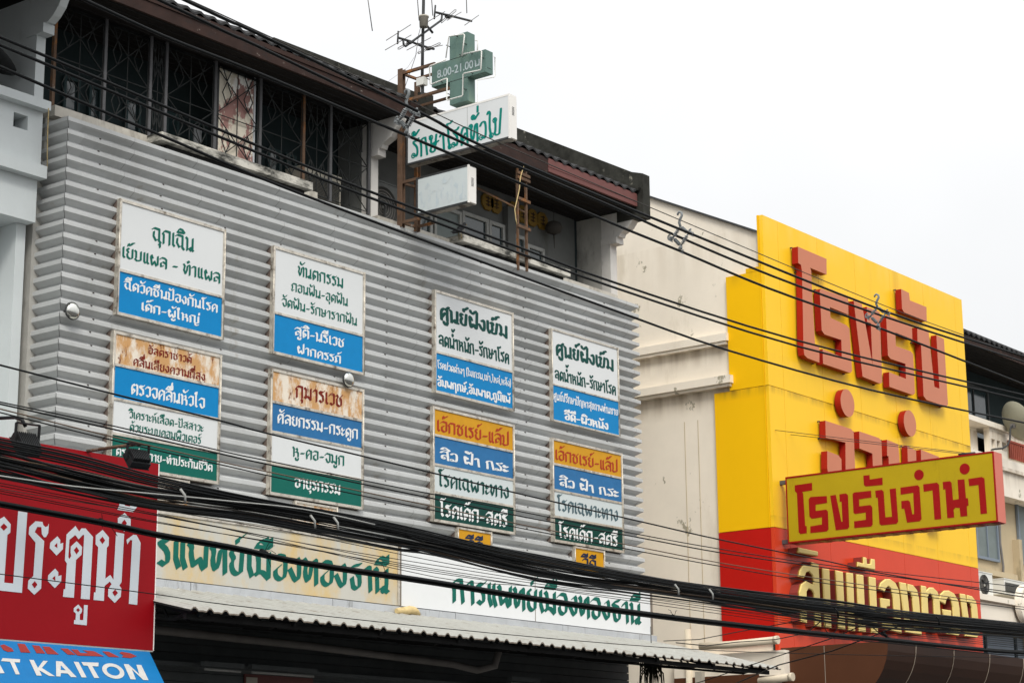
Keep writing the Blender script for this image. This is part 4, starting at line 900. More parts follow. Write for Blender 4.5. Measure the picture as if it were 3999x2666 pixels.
# ------------------------------------------------------------------ pawn shop with yellow cladding
YF, XC = -.58, 26.01
pw = thing('yellow_shop', 'cream building clad in bright yellow over red panels, with giant red letters', 'building', (28, 2, GZ))
ZY, ZR, ZM, ZT2 = 2.08, 4.226, 6.376, 9.055
xr = 32.87
def body(b):
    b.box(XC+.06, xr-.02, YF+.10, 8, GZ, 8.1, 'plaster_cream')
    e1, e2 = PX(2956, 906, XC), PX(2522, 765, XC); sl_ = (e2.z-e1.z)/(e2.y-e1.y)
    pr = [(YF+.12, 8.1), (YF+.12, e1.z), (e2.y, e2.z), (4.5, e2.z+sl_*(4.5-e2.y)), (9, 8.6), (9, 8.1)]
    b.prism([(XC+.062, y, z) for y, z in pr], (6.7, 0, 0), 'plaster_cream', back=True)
one('wall', pw, body)
e1, e2 = PX(2956, 906, XC), PX(2522, 765, XC); sl_ = (e2.z-e1.z)/(e2.y-e1.y)
one('render_joint', pw, lambda b: [b.box(XC+.054, XC+.0595, y_-.004, y_+.004, GZ, PX(2700, 1640, XC).z, 'plaster_tan') for y_ in (PX(2672, 1900, XC).y, PX(2725, 1900, XC).y)])
one('coping', pw, lambda b: b.bar((XC+.06, YF+.1, e1.z+.01), (XC+.06, 4.5, e2.z+sl_*(4.5-e2.y)+.01), .1, .03, 'steel_dark'))
def panels(b):
    rnd = random.Random(9)
    xs = [XC+.45]; 
    while xs[-1] < xr-1.3: xs.append(xs[-1]+1.22)
    xs = [XC]+xs+[xr]
    for za, zb, m in ((ZY, ZR, 'red_panel_sheen'), (ZR, ZM, 'yellow_panel'), (ZM, ZT2, 'yellow_panel')):
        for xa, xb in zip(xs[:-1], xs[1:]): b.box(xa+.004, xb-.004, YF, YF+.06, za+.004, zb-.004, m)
    b.box(XC+.01, xr-.01, YF+.03, YF+.10, ZY, ZT2-.01, 'mould')
one('front_cladding', pw, panels)
def sidep(b):
    # return panels along the side wall
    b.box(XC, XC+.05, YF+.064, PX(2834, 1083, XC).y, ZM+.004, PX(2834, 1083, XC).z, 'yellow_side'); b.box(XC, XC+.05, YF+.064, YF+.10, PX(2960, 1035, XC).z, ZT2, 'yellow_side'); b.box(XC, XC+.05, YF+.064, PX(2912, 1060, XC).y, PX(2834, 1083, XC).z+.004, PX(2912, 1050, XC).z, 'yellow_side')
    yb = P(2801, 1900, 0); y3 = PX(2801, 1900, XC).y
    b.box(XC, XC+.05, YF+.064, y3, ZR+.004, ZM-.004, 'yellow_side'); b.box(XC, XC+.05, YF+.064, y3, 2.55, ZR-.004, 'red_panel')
    b.box(XC-.008, XC-.001, YF+.064, YF+.085, ZR, ZT2, 'yellow_side')
one('side_cladding', pw, sidep)
for (px, py), (qx, qy), pr_ in (((2515, 1420), (2845, 1325), .06), ((2512, 1600), (2864, 1490), .10)):
    a, c = PX(px, py, XC), PX(qx, qy, XC)
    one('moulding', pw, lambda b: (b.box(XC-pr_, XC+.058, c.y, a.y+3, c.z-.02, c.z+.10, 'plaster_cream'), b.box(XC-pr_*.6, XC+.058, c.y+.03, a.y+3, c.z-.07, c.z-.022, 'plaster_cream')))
zK = zm(2950, 900, 2.0911); zL_ = zm(2900, 1500, 2.14)
def big(s, z, th=.11, yf=YF-.14, m='letter_red_sheen', ms='letter_red_side', name='letter'):
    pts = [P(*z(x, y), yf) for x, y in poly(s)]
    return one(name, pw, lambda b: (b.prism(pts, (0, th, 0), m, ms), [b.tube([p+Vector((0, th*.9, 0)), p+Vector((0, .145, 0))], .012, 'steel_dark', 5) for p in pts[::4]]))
for s in ('347 132 581 232 582 360 447 304 456 330 462 470 487 925 522 942 523 1078 425 1040 400 1015 393 960 381 330 372 280 350 265',
 '540 475 757 555 760 687 609 625 613 712 742 772 768 800 790 1145 775 1162 553 1087 549 968 706 1032 702 893 565 848 542 815 525 490',
 '803 573 870 600 957 1095 943 757 912 745 910 622 1015 662 1036 1238 1020 1250 876 1192',
 '1085 690 1278 780 1282 887 1143 832 1147 943 1268 985 1288 1010 1303 1325 1288 1342 1095 1275 1091 1155 1230 1210 1226 1088 1105 1047 1083 1020 1068 705',
 '1322 790 1415 832 1422 900 1462 1275 1503 1290 1478 853 1540 885 1573 1420 1558 1436 1398 1382 1374 1350 1352 925 1324 908',
 '1190 477 1255 510 1262 570 1397 625 1400 742 1215 668 1198 640'): big(s, zK)
for s in ('692 303 905 372 928 398 955 1040 760 975 708 700 707 557 800 592 826 625 829 800 862 850 860 486 695 445', '975 392 1140 448 1160 475 1185 1090 1105 1065 1085 578 977 535',
 '1207 462 1300 500 1310 600 1325 1130 1240 1105 1220 600 1208 597', '1377 512 1450 555 1470 1190 1400 1165', '1490 545 1640 605 1665 1200 1585 1180 1560 690 1492 640'): big(s, zL_)
for cx_, cy_, top, bot in ((753, 1408, 1298, 1520), ):
    pass
for (px, py), zt_y, zb_y in (((3310, 1573), 1521, 1627), ((3554, 1652), 1602, 1702)):
    c = P(px, py, YF-.14); r_ = (P(px, zt_y, YF-.14).z-P(px, zb_y, YF-.14).z)/2
    pts = [(c.x+r_*math.cos(a_), YF-.14, c.z+r_*math.sin(a_)) for a_ in [i*math.pi/18 for i in range(36)]]
    one('letter', pw, lambda b: b.prism(pts, (0, .11, 0), 'letter_red_sheen', 'letter_red_side'))
# gold raised letters on the red band
zN = zm(2500, 2066, 2.6133); zO = zm(3150, 2066, 2.6106)
def gold(s, z):
    yf = YF-.17; pts = [P(*z(x, y), yf) for x, y in poly(s)]
    c = sum(pts, Vector())/len(pts)
    n = len(pts)
    area = sum(pts[i].x*pts[(i+1) % n].z-pts[(i+1) % n].x*pts[i].z for i in range(n)); sg = 1 if area > 0 else -1
    inn = []
    for i in range(n):
        e0 = (pts[i]-pts[i-1]); e1 = (pts[(i+1) % n]-pts[i]); n0 = Vector((-e0.z, 0, e0.x)).normalized()*sg; n1 = Vector((-e1.z, 0, e1.x)).normalized()*sg
        m_ = n0+n1; L2 = max(m_.length_squared, .5); inn.append(pts[i]+m_*(2/L2)*.014)
    def f(b):
        k = len(b.v); b.face([p+Vector((0, -.014, 0)) for p in inn], 'letter_gold')
        for i in range(n):
            j = (i+1) % n; b.face([inn[i]+Vector((0, -.014, 0)), inn[j]+Vector((0, -.014, 0)), pts[j], pts[i]], 'letter_gold', False)
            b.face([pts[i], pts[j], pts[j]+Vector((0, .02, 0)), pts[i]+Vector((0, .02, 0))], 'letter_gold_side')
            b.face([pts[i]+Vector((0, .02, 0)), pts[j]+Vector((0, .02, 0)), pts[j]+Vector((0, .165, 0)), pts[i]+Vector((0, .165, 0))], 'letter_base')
    one('gold_letter', pw, f)
gold('1612 183 1812 225 1810 275 1605 238', zN)
gold('1745 330 1817 350 1845 1000 1785 985 1770 660 1750 620 1715 605 1695 640 1700 960 1640 940 1620 640 1640 560 1690 525 1760 560 1768 530 1755 470 1720 430 1690 440 1672 495 1615 480 1625 420 1655 370 1700 362 1748 372', zN)
for s in ('157 395 228 405 250 1010 185 995', '292 415 366 432 392 1025 325 1010', '403 438 470 447 492 1040 428 1030', '505 455 575 465 600 1050 533 1040', '632 480 700 492 725 1065 660 1050',
 '515 330 575 345 575 280 607 287 612 350 648 352 655 298 692 305 695 415 515 378',
 '733 605 750 545 800 505 850 505 900 540 935 610 948 720 965 1060 775 1010 747 697 845 712 845 785 812 790 820 950 895 970 878 700 860 610 830 580 805 600 790 640',
 '943 535 1012 548 1060 990 1098 1000 1075 700 1060 650 1028 630 1028 553 1085 568 1122 615 1142 700 1170 1080 1010 1050',
 '1165 570 1215 580 1218 620 1250 590 1290 592 1330 630 1350 700 1375 1055 1305 1045 1290 720 1275 670 1250 655 1230 690 1245 1010 1180 1000',
 '1345 730 1360 660 1400 622 1450 622 1500 650 1540 720 1555 800 1570 1060 1540 1085 1430 1065 1378 810 1470 825 1470 890 1440 895 1445 980 1495 990 1485 790 1470 720 1440 695 1420 720 1410 765',
 '1560 652 1615 660 1668 1040 1695 1045 1678 800 1665 755 1632 740 1632 665 1685 680 1720 725 1735 790 1760 1060 1735 1105 1615 1090'): gold(s, zO)
# barrel canopy
CZ = PX(3150, 2522, XC+.05).z
tipy = PX(3474, 2506, XC+.1).y
def canopy(b):
    prof = [(YF-.002, CZ), (tipy, CZ)]+[(tipy+.85*(1-math.cos(t_)), CZ-.85*math.sin(t_)) for t_ in [i*math.pi/2/10 for i in range(1, 11)]]
    x0, x1 = XC+.05, 36
    b.grid([[(x0, y, z) for y, z in prof], [(x1, y, z) for y, z in prof]], 'canopy_shaded', False)
    b.face([(x0, y, z) for y, z in prof]+[(x0, YF-.002, CZ-.85)], 'brown_canopy')
def cseam(b):
    prof = [(tipy+.85*(1-math.cos(t_)), CZ-.85*math.sin(t_)) for t_ in [i*math.pi/2/10 for i in range(0, 11)]]
    for k in range(8):
        x = XC+.9+k*1.22; b.tube([(x, y-.004, z) for y, z in prof], .005, 'canopy_seam', 4)
    ym = PX(3222, 2600, XC+.05).y; b.box(XC+.044, XC+.049, ym-.004, ym+.004, CZ-.84, CZ-.01, 'canopy_seam')
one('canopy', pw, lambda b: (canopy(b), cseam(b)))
one('side_sill', pw, lambda b: (b.box(XC-.10, XC+.058, PX(3062, 2560, XC-.1).y, 1.2, PX(2990, 2620, XC-.1).z-.06, PX(3062, 2535, XC-.1).z, 'plaster_cream'), b.box(XC-.104, XC+.05, PX(2965, 2640, XC-.1).y, 1.2, 1.3, PX(2965, 2628, XC-.1).z, 'brown_canopy')))
for pts, lab in ((((2735, 2522), (2850, 2516), (3032, 2497)), 'thick cream pipe leaving the side wall below the red cladding'), (((2965, 2659), (3090, 2641)), 'short cream pipe stub at the bottom below the brown canopy')):
    q = [PX(x, y, XC-.2) for x, y in pts]
    t = thing('vent_pipe', lab, 'pipe', q[0], 'cream pipes on the side wall'); one('tube', t, lambda b: b.tube(q, .055, 'pipe_cream', 12)); one('collar', t, lambda b: b.tube([q[-1]+Vector((0, .03, 0)), q[-1]+Vector((0, -.03, 0))], .062, 'pipe_cream', 12))
dp = PX(2690, 2600, XC-.12)
tag(one('downpipe', None, lambda b: b.tube([(XC-.12, dp.y, GZ), (XC-.12, dp.y, PX(2690, 2560, XC-.12).z+.4)], .05, 'pipe_cream', 12)), 'vertical cream downpipe on the side wall behind the awning tip', 'pipe')
bxp = PX(2742, 2648, XC-.1)
tag(one('meter_box', None, lambda b: b.box(XC-.2, XC-.1, bxp.y-.05, bxp.y+.06, bxp.z-.12, bxp.z+.10, 'ac_beige')), 'small grey meter box at the bottom of the cream side wall', 'box')
# projecting yellow sign
PSX = 26.15
a, c = PX(3066, 1863.6, PSX), PX(3879, 1759.3, PSX); d_ = PX(3898, 2035, PSX); e_ = PX(3080, 2122, PSX)
pz0, pz1 = (d_.z+e_.z)/2, (a.z+c.z)/2; py0, py1 = (c.y+d_.y)/2, (a.y+e_.y)/2; pth = P(3928, 2043, py0).x-PSX
ps = thing('projecting_sign', 'long yellow sign box with dark red letters, sticking out from the yellow shop', 'sign', (PSX, (py0+py1)/2, pz0))
one('casing', ps, lambda b: (b.box(PSX+.006, PSX+pth, py0+.006, py1, pz0, pz1, 'proj_red'), b.box(PSX+.004, PSX+pth+.004, py0-.004, py0+.005, pz0+.004, pz1-.004, 'proj_end')))
fc_ = one('face', ps, lambda b: b.box(PSX-.002, PSX+.005, py0+.02, py1-.02, pz0+.025, pz1-.025, 'proj_yellow'))
one('rim', ps, lambda b: (b.box(PSX-.008, PSX+.005, py0, py0+.019, pz0, pz1, 'proj_red'), b.box(PSX-.008, PSX+.005, py1-.019, py1, pz0, pz1, 'proj_red'), b.box(PSX-.008, PSX+.005, py0+.019, py1-.019, pz0, pz0+.024, 'proj_red'), b.box(PSX-.008, PSX+.005, py0+.019, py1-.019, pz1-.024, pz1, 'proj_red')))
PJ = ['437 843 582 822 583 885 500 898 508 915 525 1180 537 1185 538 1243 485 1250 470 1235 455 910 438 890', '570 940 705 932 708 990 612 1005 612 1057 700 1045 715 1062 720 1210 705 1228 568 1242 567 1185 664 1170 664 1110 580 1122 560 1105 553 960',
 '733 930 780 922 827 1148 837 1145 828 978 813 982 810 918 865 910 882 925 893 1190 880 1208 780 1218', '935 902 1075 888 1078 945 975 960 977 1018 1070 1007 1085 1025 1089 1170 1075 1188 935 1200 933 1143 1032 1130 1030 1070 940 1083 928 1070 920 915',
 '1110 888 1165 880 1180 895 1195 1110 1250 1105 1230 875 1282 867 1302 1145 1288 1165 1160 1178 1145 1165 1130 945 1115 948', '1010 762 1062 757 1065 795 1170 778 1172 840 1030 853 1015 840',
 '1320 862 1465 842 1480 858 1497 1125 1482 1143 1375 1155 1352 1038 1330 1040 1327 975 1385 968 1400 980 1420 1085 1435 1083 1427 905 1322 922', '1510 835 1625 820 1643 838 1662 1125 1605 1130 1588 885 1515 897',
 '1673 815 1735 808 1748 822 1760 965 1808 958 1797 797 1855 792 1868 950 1885 950 1890 1010 1875 1020 1880 1100 1822 1105 1815 1032 1780 1030 1765 1045 1770 1112 1712 1118 1695 875 1678 880', '1888 790 2000 773 2022 785 2045 1078 1990 1083 1972 840 1895 850']
def pjl(b):
    for s in PJ: b.face([PX(*zL_(x, y), PSX)+Vector((-.005, 0, 0)) for x, y in poly(s)], 'proj_red')
    for cx0, cy0, ry in ((1475, 756, 44), (1857, 706, 46)):
        c0 = PX(*zL_(cx0, cy0), PSX); r_ = c0.z-PX(*zL_(cx0, cy0+ry), PSX).z
        b.face([(PSX-.005, c0.y+r_*math.cos(a_), c0.z+r_*math.sin(a_)) for a_ in [i*math.pi/16 for i in range(32)]], 'proj_red')
one('lettering', fc_, pjl)
one('bracket', ps, lambda b: (b.bar((PSX+.1, py1, pz1-.06), (PSX+.1, YF, pz1-.06), .06, .06, 'post_grey'), b.bar((PSX+.1, py1, pz0+.04), (PSX+.1, YF, pz0+.04), .06, .06, 'post_grey')))
one('underside', ps, lambda b: (b.box(PSX+.008, PSX+pth-.008, py0+.02, py1-.02, pz0-.006, pz0-.001, 'proj_red'), [b.box(PSX+.01, PSX+pth-.01, py0+.1+i*.22, py0+.2+i*.22, pz0-.012, pz0-.0062, 'letter_gold_side') for i in range(13)]))
one('stay_wire', ps, lambda b: (b.tube([(PSX+.05, py0+.35, pz1+.01), P(*zL_(272, 383), YF)], .006, 'steel_dark', 4), b.tube([(PSX+.25, py0+.35, pz1+.01), P(*zL_(403, 420), YF)], .006, 'steel_dark', 4), b.tube([(PSX+.05, py0+.3, pz1+.012), (PSX+.05, py0+.55, pz1+.02)], .02, 'steel_dark', 5)))
# ------------------------------------------------------------------ far right building
fr_ = thing('far_house', 'beige apartment house at the far right with a dark eave, balcony and blue framed windows', 'building', (36, 1, GZ))
QY = .15
def fwall(b):
    b.box(32.92, 46, QY+.9, 8, GZ, 9.2, 'inner_wall_shaded'); b.box(32.94, 46, QY+.30, 8, GZ+.1, 5.9, 'plaster_tan')
one('wall', fr_, fwall)
def par(b):
    zt, zb = P(3865, 1648, QY).z, P(3912, 1795, QY).z
    xs_ = P(3865, 1700, QY).x; hz0, hz1 = P(3790, 1720, QY).z, P(3790, 1685, QY).z
    b.box(xs_, 46, QY, QY+.12, zb, hz0, 'plaster_cream'); b.box(xs_, 46, QY, QY+.12, hz1, zt-.1, 'plaster_cream')
    hx = [P(p_, 1710, QY).x for p_ in (3871, 3886, 3892, 3906, 3912, 3928)]
    b.box(xs_, hx[0], QY, QY+.12, hz0, hz1, 'plaster_cream'); b.box(hx[1], hx[2], QY, QY+.12, hz0, hz1, 'plaster_cream'); b.box(hx[3], hx[4], QY, QY+.12, hz0, hz1, 'plaster_cream'); b.box(hx[5], 46, QY, QY+.12, hz0, hz1, 'plaster_cream')
    b.box(32.92, xs_-.002, QY+.25, QY+.4, zb, zt-.1, 'plaster_cream'); b.box(32.94, xs_+.5, QY+.5, QY+.6, zb, zt-.1, 'under_shade'); b.box(xs_, 46, QY+.5, QY+.6, zb, zt-.15, 'under_shade')
    b.box(32.92, 46, QY-.06, QY+.42, zt-.098, zt, 'plaster_cream'); b.box(32.92, 46, QY-.1, QY+.42, zb-.22, zb-.002, 'plaster_cream'); b.box(32.92, 46, QY-.04, QY+.42, zb-.7, zb-.222, 'plaster_cream')
one('parapet', fr_, par)
def rail(b):
    x0 = P(3937, 1800, QY).x; z1, z0 = P(3960, 1735, QY).z, P(3960, 1795, QY).z
    b.box(x0, 46, QY-.012, QY-.002, z0, z1, 'plaster_tan')
    for i in range(60): b.box(x0+.03+i*.085, x0+.085+i*.085, QY-.04, QY-.013, z0, z1, 'red_rail')
    b.box(x0, 46, QY-.05, QY-.012, z1+.001, z1+.04, 'red_rail')
one('railing', fr_, rail)
def froof(b):
    z = P(3999, 1440, QY).z
    b.box(32.92, 46, QY-.15, QY-.12, z-.0, z+.16, 'fascia_wood'); b.box(32.92, 46, QY-.119, 6, z-.01, z+.02, 'soffit')
    xs = [32.92+.03*i for i in range(470)]
    wv = [.025*math.cos(2*math.pi*x/.22) for x in xs]
    b.grid([[(x, QY-.2, z+.16+w_) for x, w_ in zip(xs, wv)], [(x, QY-.2, z+.20+w_) for x, w_ in zip(xs, wv)], [(x, 5, z+2.9+w_) for x, w_ in zip(xs, wv)]], 'tile', False)
    for k in range(8): b.box(32.92, 46, QY+.02+k*.11, QY+.03+k*.11, z-.016, z-.011, 'tile')
one('roof', fr_, froof)
wy = QY+.30
for (p0, q0), (p1, q1), n in (((3800, 2040), (3896, 2196), 1), ((3964, 2010), (4090, 2225), 1)):
    a, c = P(p0, q0, wy), P(p1, q1, wy); window(fr_, a.x, c.x, c.z, max(a.z, c.z+1.2), wy-.01, 'frame_blue', 'glass_frost', 'window', .05, n)
a, c = P(3790, 1640, QY+.9), P(3850, 1560, QY+.9); window(fr_, a.x-.6, c.x, 6.5, 8.3, QY+.88, 'steel_dark', 'glass', 'window', .06, 1)
one('sill', fr_, lambda b: b.box(32.94, P(3950, 2230, wy).x, wy-.12, wy-.001, P(3818, 2215, wy).z-.12, P(3818, 2215, wy).z-.02, 'plaster_tan'))
one('pilaster', fr_, lambda b: b.box(P(3952, 2100, wy).x, P(3963, 2100, wy).x, wy-.14, wy-.001, 3.0, 5.2, 'plaster_tan'))
def lowbal(b):
    za, zb = P(3872, 2327, QY-.5).z, P(3865, 2420, QY-.5).z
    b.box(32.94, 46, QY-.58, wy-.002, za-.10, za, 'plaster_cream'); b.box(32.96, 46, QY-.5, wy-.002, zb, za-.102, 'plaster_cream')
    b.box(33.0, 46, wy-.05, wy-.003, GZ, zb-.1, 'glass')
    for i in range(6): b.box(33.6+i*1.3, 32.46+i*1.3, wy-.09, wy-.052, GZ, zb-.1, 'frame_blue')
one('lower_balcony', fr_, lowbal)
# scroll ornament on the lower balcony
def scroll(b):
    c = P(3995, 2360, QY-.55); 
    lathe(b, c, (0, -1, 0), [(.36, 0), (.36, .10), (.30, .12), (.24, .08), (.2, .08), (.17, .12), (.1, .12), (.08, .06), (.001, .06)], 'plaster_cream', 32)
one('scroll_ornament', fr_, scroll)
a, c = P(3818, 2235, QY-.35), P(3880, 2330, QY-.35)
aircon('white air conditioner with a large fan beside the red panels at the far right', a.x, c.x, QY-.35, c.z-.02, a.z+.02, .3, 'ac_white', True, .38)
a, c = P(3921, 2268, QY-.3), P(3999, 2330, QY-.3)
aircon('white louvred air conditioner behind the scroll ornament at the far right', a.x, c.x+.5, QY-.3, c.z, a.z+.04, .35, 'ac_white', False)
tag(one('drain_pipe', None, lambda b: b.tube([P(*q, wy-.06) for q in ((3903, 2030), (3906, 2120), (3918, 2210), (3917, 2330))], .025, 'pipe_grey', 8)), 'grey drain pipe between the two windows of the far right house', 'pipe')
ds = thing('satellite_dish', 'pale grey satellite dish on a bent arm at the right edge', 'satellite dish', P(3878, 1755, QY-.3))
dc = P(3966, 1648, QY-.35)
one('reflector', ds, lambda b: lathe(b, dc, (.80, -.42, .42), [(.002, -.10), (.14, -.085), (.28, -.03), (.40, .05), (.403, .056), (.28, -.02), (.002, -.09)], 'dish_grey', 32))
one('arm', ds, lambda b: b.tube([P(3872, 1756, QY-.1), P(3882, 1753, QY-.3), P(3915, 1750, QY-.32), P(3935, 1738, QY-.32), P(3944, 1715, QY-.32), P(3946, 1672, QY-.32), dc], .018, 'steel_dark', 8))
one('clamp', ds, lambda b: b.obox(dc+Vector((-.06, .02, -.08)), EX*.05, EY*.05, EZ*.04, 'pipe_grey'))
# ------------------------------------------------------------------ overhead cables along the kerb
KY = -6.0
def spl(pts, n=10):
    out = []
    for i in range(len(pts)-1):
        p0 = pts[max(i-1, 0)]; p1 = pts[i]; p2 = pts[i+1]; p3 = pts[min(i+2, len(pts)-1)]
        for k in range(n):
            t_ = k/n; out.append(tuple(.5*(2*b_+(c_-a_)*t_+(2*a_-5*b_+4*c_-d__)*t_*t_+(3*b_-a_-3*c_+d__)*t_**3) for a_, b_, c_, d__ in zip(p0, p1, p2, p3)))
    out.append(pts[-1]); return out
def ext(pts):
    (x0, y0), (x1, y1) = pts[0], pts[1]; (xa, ya), (xb, yb) = pts[-2], pts[-1]
    l = (x0-500, y0-500*(y1-y0)/(x1-x0)); r_ = (xb+250, yb+250*(yb-ya)/(xb-xa)); return [l]+pts+[r_]
def wire(pts, r_, y, label, m='cable', name='overhead_cable', group='overhead cables along the street'):
    q = [P(px, py, y) for px, py in spl(ext(pts), 4)]
    q = [Vector((x, y, z)) for x, _, z in [tuple(v) for v in q]]
    return tag(one(name, None, lambda b: b.tube(q, r_, m, 8)), label, 'cable', group)
DY = .12
wire([(737, 0), (900, 74), (1447, 324), (1570, 379), (1900, 536), (2662, 862), (3413, 1177), (3760, 1307), (3999, 1395)], .0045, KY, 'thin messenger wire running through the hooks of the grey spacers', 'cable_old_glint')
wire([(719, 0), (900, 85), (1000, 129), (1632, 435), (1910, 583), (2699, 913), (3447, 1212), (3999, 1391)], .0125, KY-DY, 'thick cable in the right-hand clamps of the grey spacers, uppermost of three')
wire([(620, 0), (900, 134), (1000, 178), (1561, 446), (1900, 598), (2400, 811), (2624, 913), (3012, 1076), (3454, 1236), (3999, 1413)], .0125, KY+DY, 'thick cable in the left-hand clamps of the grey spacers, middle of three')
wire([(330, 0), (647, 145), (1000, 283), (1570, 522), (1910, 664), (2400, 876), (2658, 981), (2998, 1124), (3433, 1280), (3999, 1501)], .0125, KY, 'thick cable in the bottom clamps of the grey spacers, lowest of three')
wire([(0, 145), (447, 333), (1000, 567), (1400, 731), (2000, 955), (2400, 1103), (3120, 1331), (3999, 1542)], .011, KY, 'upper of two close parallel cables across the balcony ledges')
wire([(0, 176), (1000, 594), (1400, 755), (2000, 978), (2400, 1123), (3120, 1353), (3999, 1562)], .011, KY-.02, 'lower of two close parallel cables across the balcony ledges')
wire([(0, 261), (388, 429), (634, 531), (1000, 688), (1400, 843), (2000, 1066), (2400, 1212), (2835, 1365), (3400, 1522), (3999, 1650)], .011, KY, 'single cable across the top of the ribbed screen')
wire([(0, 1425), (400, 1527), (861, 1642), (1030, 1688), (1470, 1793), (2050, 1932), (2470, 2028), (2821, 2108), (3250, 2194), (3426, 2234), (4000, 2330)], .0065, KY, 'lone thin cable slanting across all the lower sign boards')
wire([(0, 1569), (440, 1662), (900, 1768), (1030, 1795), (1470, 1885), (2050, 2000), (2470, 2081), (2821, 2144), (3250, 2208), (4000, 2292)], .0045, KY, 'highest of four thin wires across the green sign panels')
wire([(0, 1577), (440, 1675), (900, 1780), (1030, 1809), (1470, 1900), (2050, 2018), (2470, 2093), (2821, 2158), (3250, 2219), (4000, 2317)], .0055, KY+.03, 'second highest of four thin wires across the green sign panels')
wire([(0, 1596), (440, 1705), (900, 1811), (1030, 1838), (1470, 1930), (2050, 2050), (2470, 2130), (2821, 2198), (3250, 2265), (4000, 2369)], .0045, KY, 'brownish third of four thin wires across the green sign panels', 'cable_brown')
wire([(0, 1610), (440, 1718), (900, 1822), (1030, 1852), (1470, 1946), (2050, 2064), (2470, 2146), (2821, 2211), (3250, 2280), (4000, 2378)], .0045, KY+.03, 'lowest of four thin wires across the green sign panels')
low = [(0, 1965), (379, 2034), (608, 2084), (900, 2134), (1183, 2194), (1700, 2271), (2159, 2345), (2630, 2408), (2883, 2437), (3250, 2477), (3495, 2499), (3840, 2535), (4000, 2546)]
tw = thing('lashed_cable', 'thick lashed pair of cables sagging across the two long name boards', 'cable', P(1700, 2271, KY-.1))
for dz, dy_, r_ in ((-4, 0, .011), (4, .02, .011), (13, -.01, .006), (1, -.025, .008)):
    q = [P(px, py+dz, KY-.1) for px, py in spl(ext(low), 4)]; one('strand', tw, lambda b: b.tube([(v.x, KY-.1+dy_, v.z) for v in q], r_, 'cable', 8))
for px, py in ((400, 2040), (1030, 2158), (1510, 2245), (2632, 2410), (3850, 2537)):
    c = P(px, py, KY-.1)
    def tie(b):
        rnd = random.Random(px); b.tube([c+Vector((-.03, 0, .01)), c+Vector((.03, 0, -.005))], .02, 'cable', 6)
        for k in range(4): e = Vector((rnd.uniform(-.10, .12), rnd.uniform(-.05, .05), rnd.uniform(-.12, .09))); b.tube([c, c+e*.6+Vector((0, 0, .02)), c+e], .0022, 'cable', 4)
    one('tie', tw, tie)
wire([(0, 2240), (601, 2318), (900, 2361), (1700, 2449), (2600, 2527), (3250, 2553), (4000, 2566)], .0032, KY+.2, 'thin low wire crossing the red sign and the tin awning')
thin = [([(0, 1868), (612, 1985), (1183, 2085), (1700, 2190), (2083, 2255), (2600, 2330), (3250, 2415), (3999, 2500)], 'cable'), ([(0, 1908), (612, 2010), (1183, 2120), (1700, 2221), (2600, 2345), (3250, 2436), (3999, 2515)], 'cable_old_glint'),
 ([(0, 1925), (612, 2040), (1183, 2135), (1700, 2236), (2600, 2354), (3250, 2445), (3999, 2522)], 'cable'), ([(0, 1885), (800, 2045), (1700, 2252), (2083, 2287), (2600, 2340), (3300, 2425), (3999, 2490)], 'cable_old_glint'),
 ([(0, 1895), (896, 2066), (1300, 2140), (1700, 2206), (2300, 2300), (2900, 2385), (3999, 2508)], 'cable'), ([(0, 1915), (700, 2052), (1700, 2228), (2600, 2365), (3250, 2452), (3999, 2530)], 'cable')]
for i, (pts, m_) in enumerate(thin): wire(pts, .0028, KY+.05*i-.1, 'hair-thin wire in the loose fan below the black cable bundle', m_, 'thin_wire', 'hair-thin wires below the cable bundle')
# black bundle
TOP = [(0, 1758), (300, 1828), (600, 1897), (1000, 1952), (1500, 2038), (1700, 2090), (2100, 2168), (2500, 2246), (2820, 2295), (3250, 2345), (3530, 2387), (3999, 2430)]
BOT = [(0, 1858), (300, 1925), (600, 1982), (1000, 2036), (1500, 2135), (1700, 2165), (2100, 2262), (2500, 2317), (2820, 2360), (3250, 2428), (3530, 2455), (3999, 2486)]
cbn = thing('cable_bundle', 'thick tangled bundle of black cables sagging across the whole street front', 'cable bundle', P(1500, 2085, KY))
rnd = random.Random(21); NC = 40
order = list(range(NC))
for i in range(NC):
    f0 = (i+.5)/NC; ph, am = rnd.uniform(0, 6.3), rnd.uniform(.03, .2); ph2 = rnd.uniform(0, 6.3); y_ = KY+rnd.uniform(-.09, .09)
    pts = []
    for k, (t_, b_) in enumerate(zip(TOP, BOT)):
        f = min(1.03, max(-.03, f0+am*math.sin(ph+k*.55)+.05*math.sin(ph2+k*1.9))); pts.append((t_[0], t_[1]+(b_[1]-t_[1])*f))
    q = [P(px, py, y_) for px, py in spl(ext(pts), 4)]
    m_ = 'cable_brown' if i % 19 == 7 else ('cable_old_glint' if i % 9 == 4 else 'cable')  # the few paler strands are painted light glints in the black bundle
    r_ = rnd.choice((.004, .0045, .005, .006, .0075, .009))
    one('cable', cbn, lambda b: b.tube([(v.x, y_, v.z) for v in q], r_, m_, 6))
for i in range(6):
    pts = [(0, 1713+i*8), (300, 1775+i*8.5), (620, 1862+i*7), (1000, 1945+i*5), (1500, 2036+i*6), (2100, 2172+i*6), (2820, 2300+i*5), (3400, 2372+i*5), (3999, 2436+i*4)]
    q = [P(px, py, KY-.12) for px, py in spl(ext(pts), 4)]; one('cable', cbn, lambda b: b.tube([(v.x, KY-.12+.01*(i % 2), v.z) for v in q], .0065, 'cable', 6))
q = [P(px, py, KY-.2) for px, py in spl([(-300, 1810), (0, 1852), (300, 1895), (620, 1925), (900, 1952), (1200, 1985), (1480, 2045)], 4)]
one('pale_wire', cbn, lambda b: b.tube([(v.x, KY-.16, v.z) for v in q], .0045, 'frame_grey', 6))
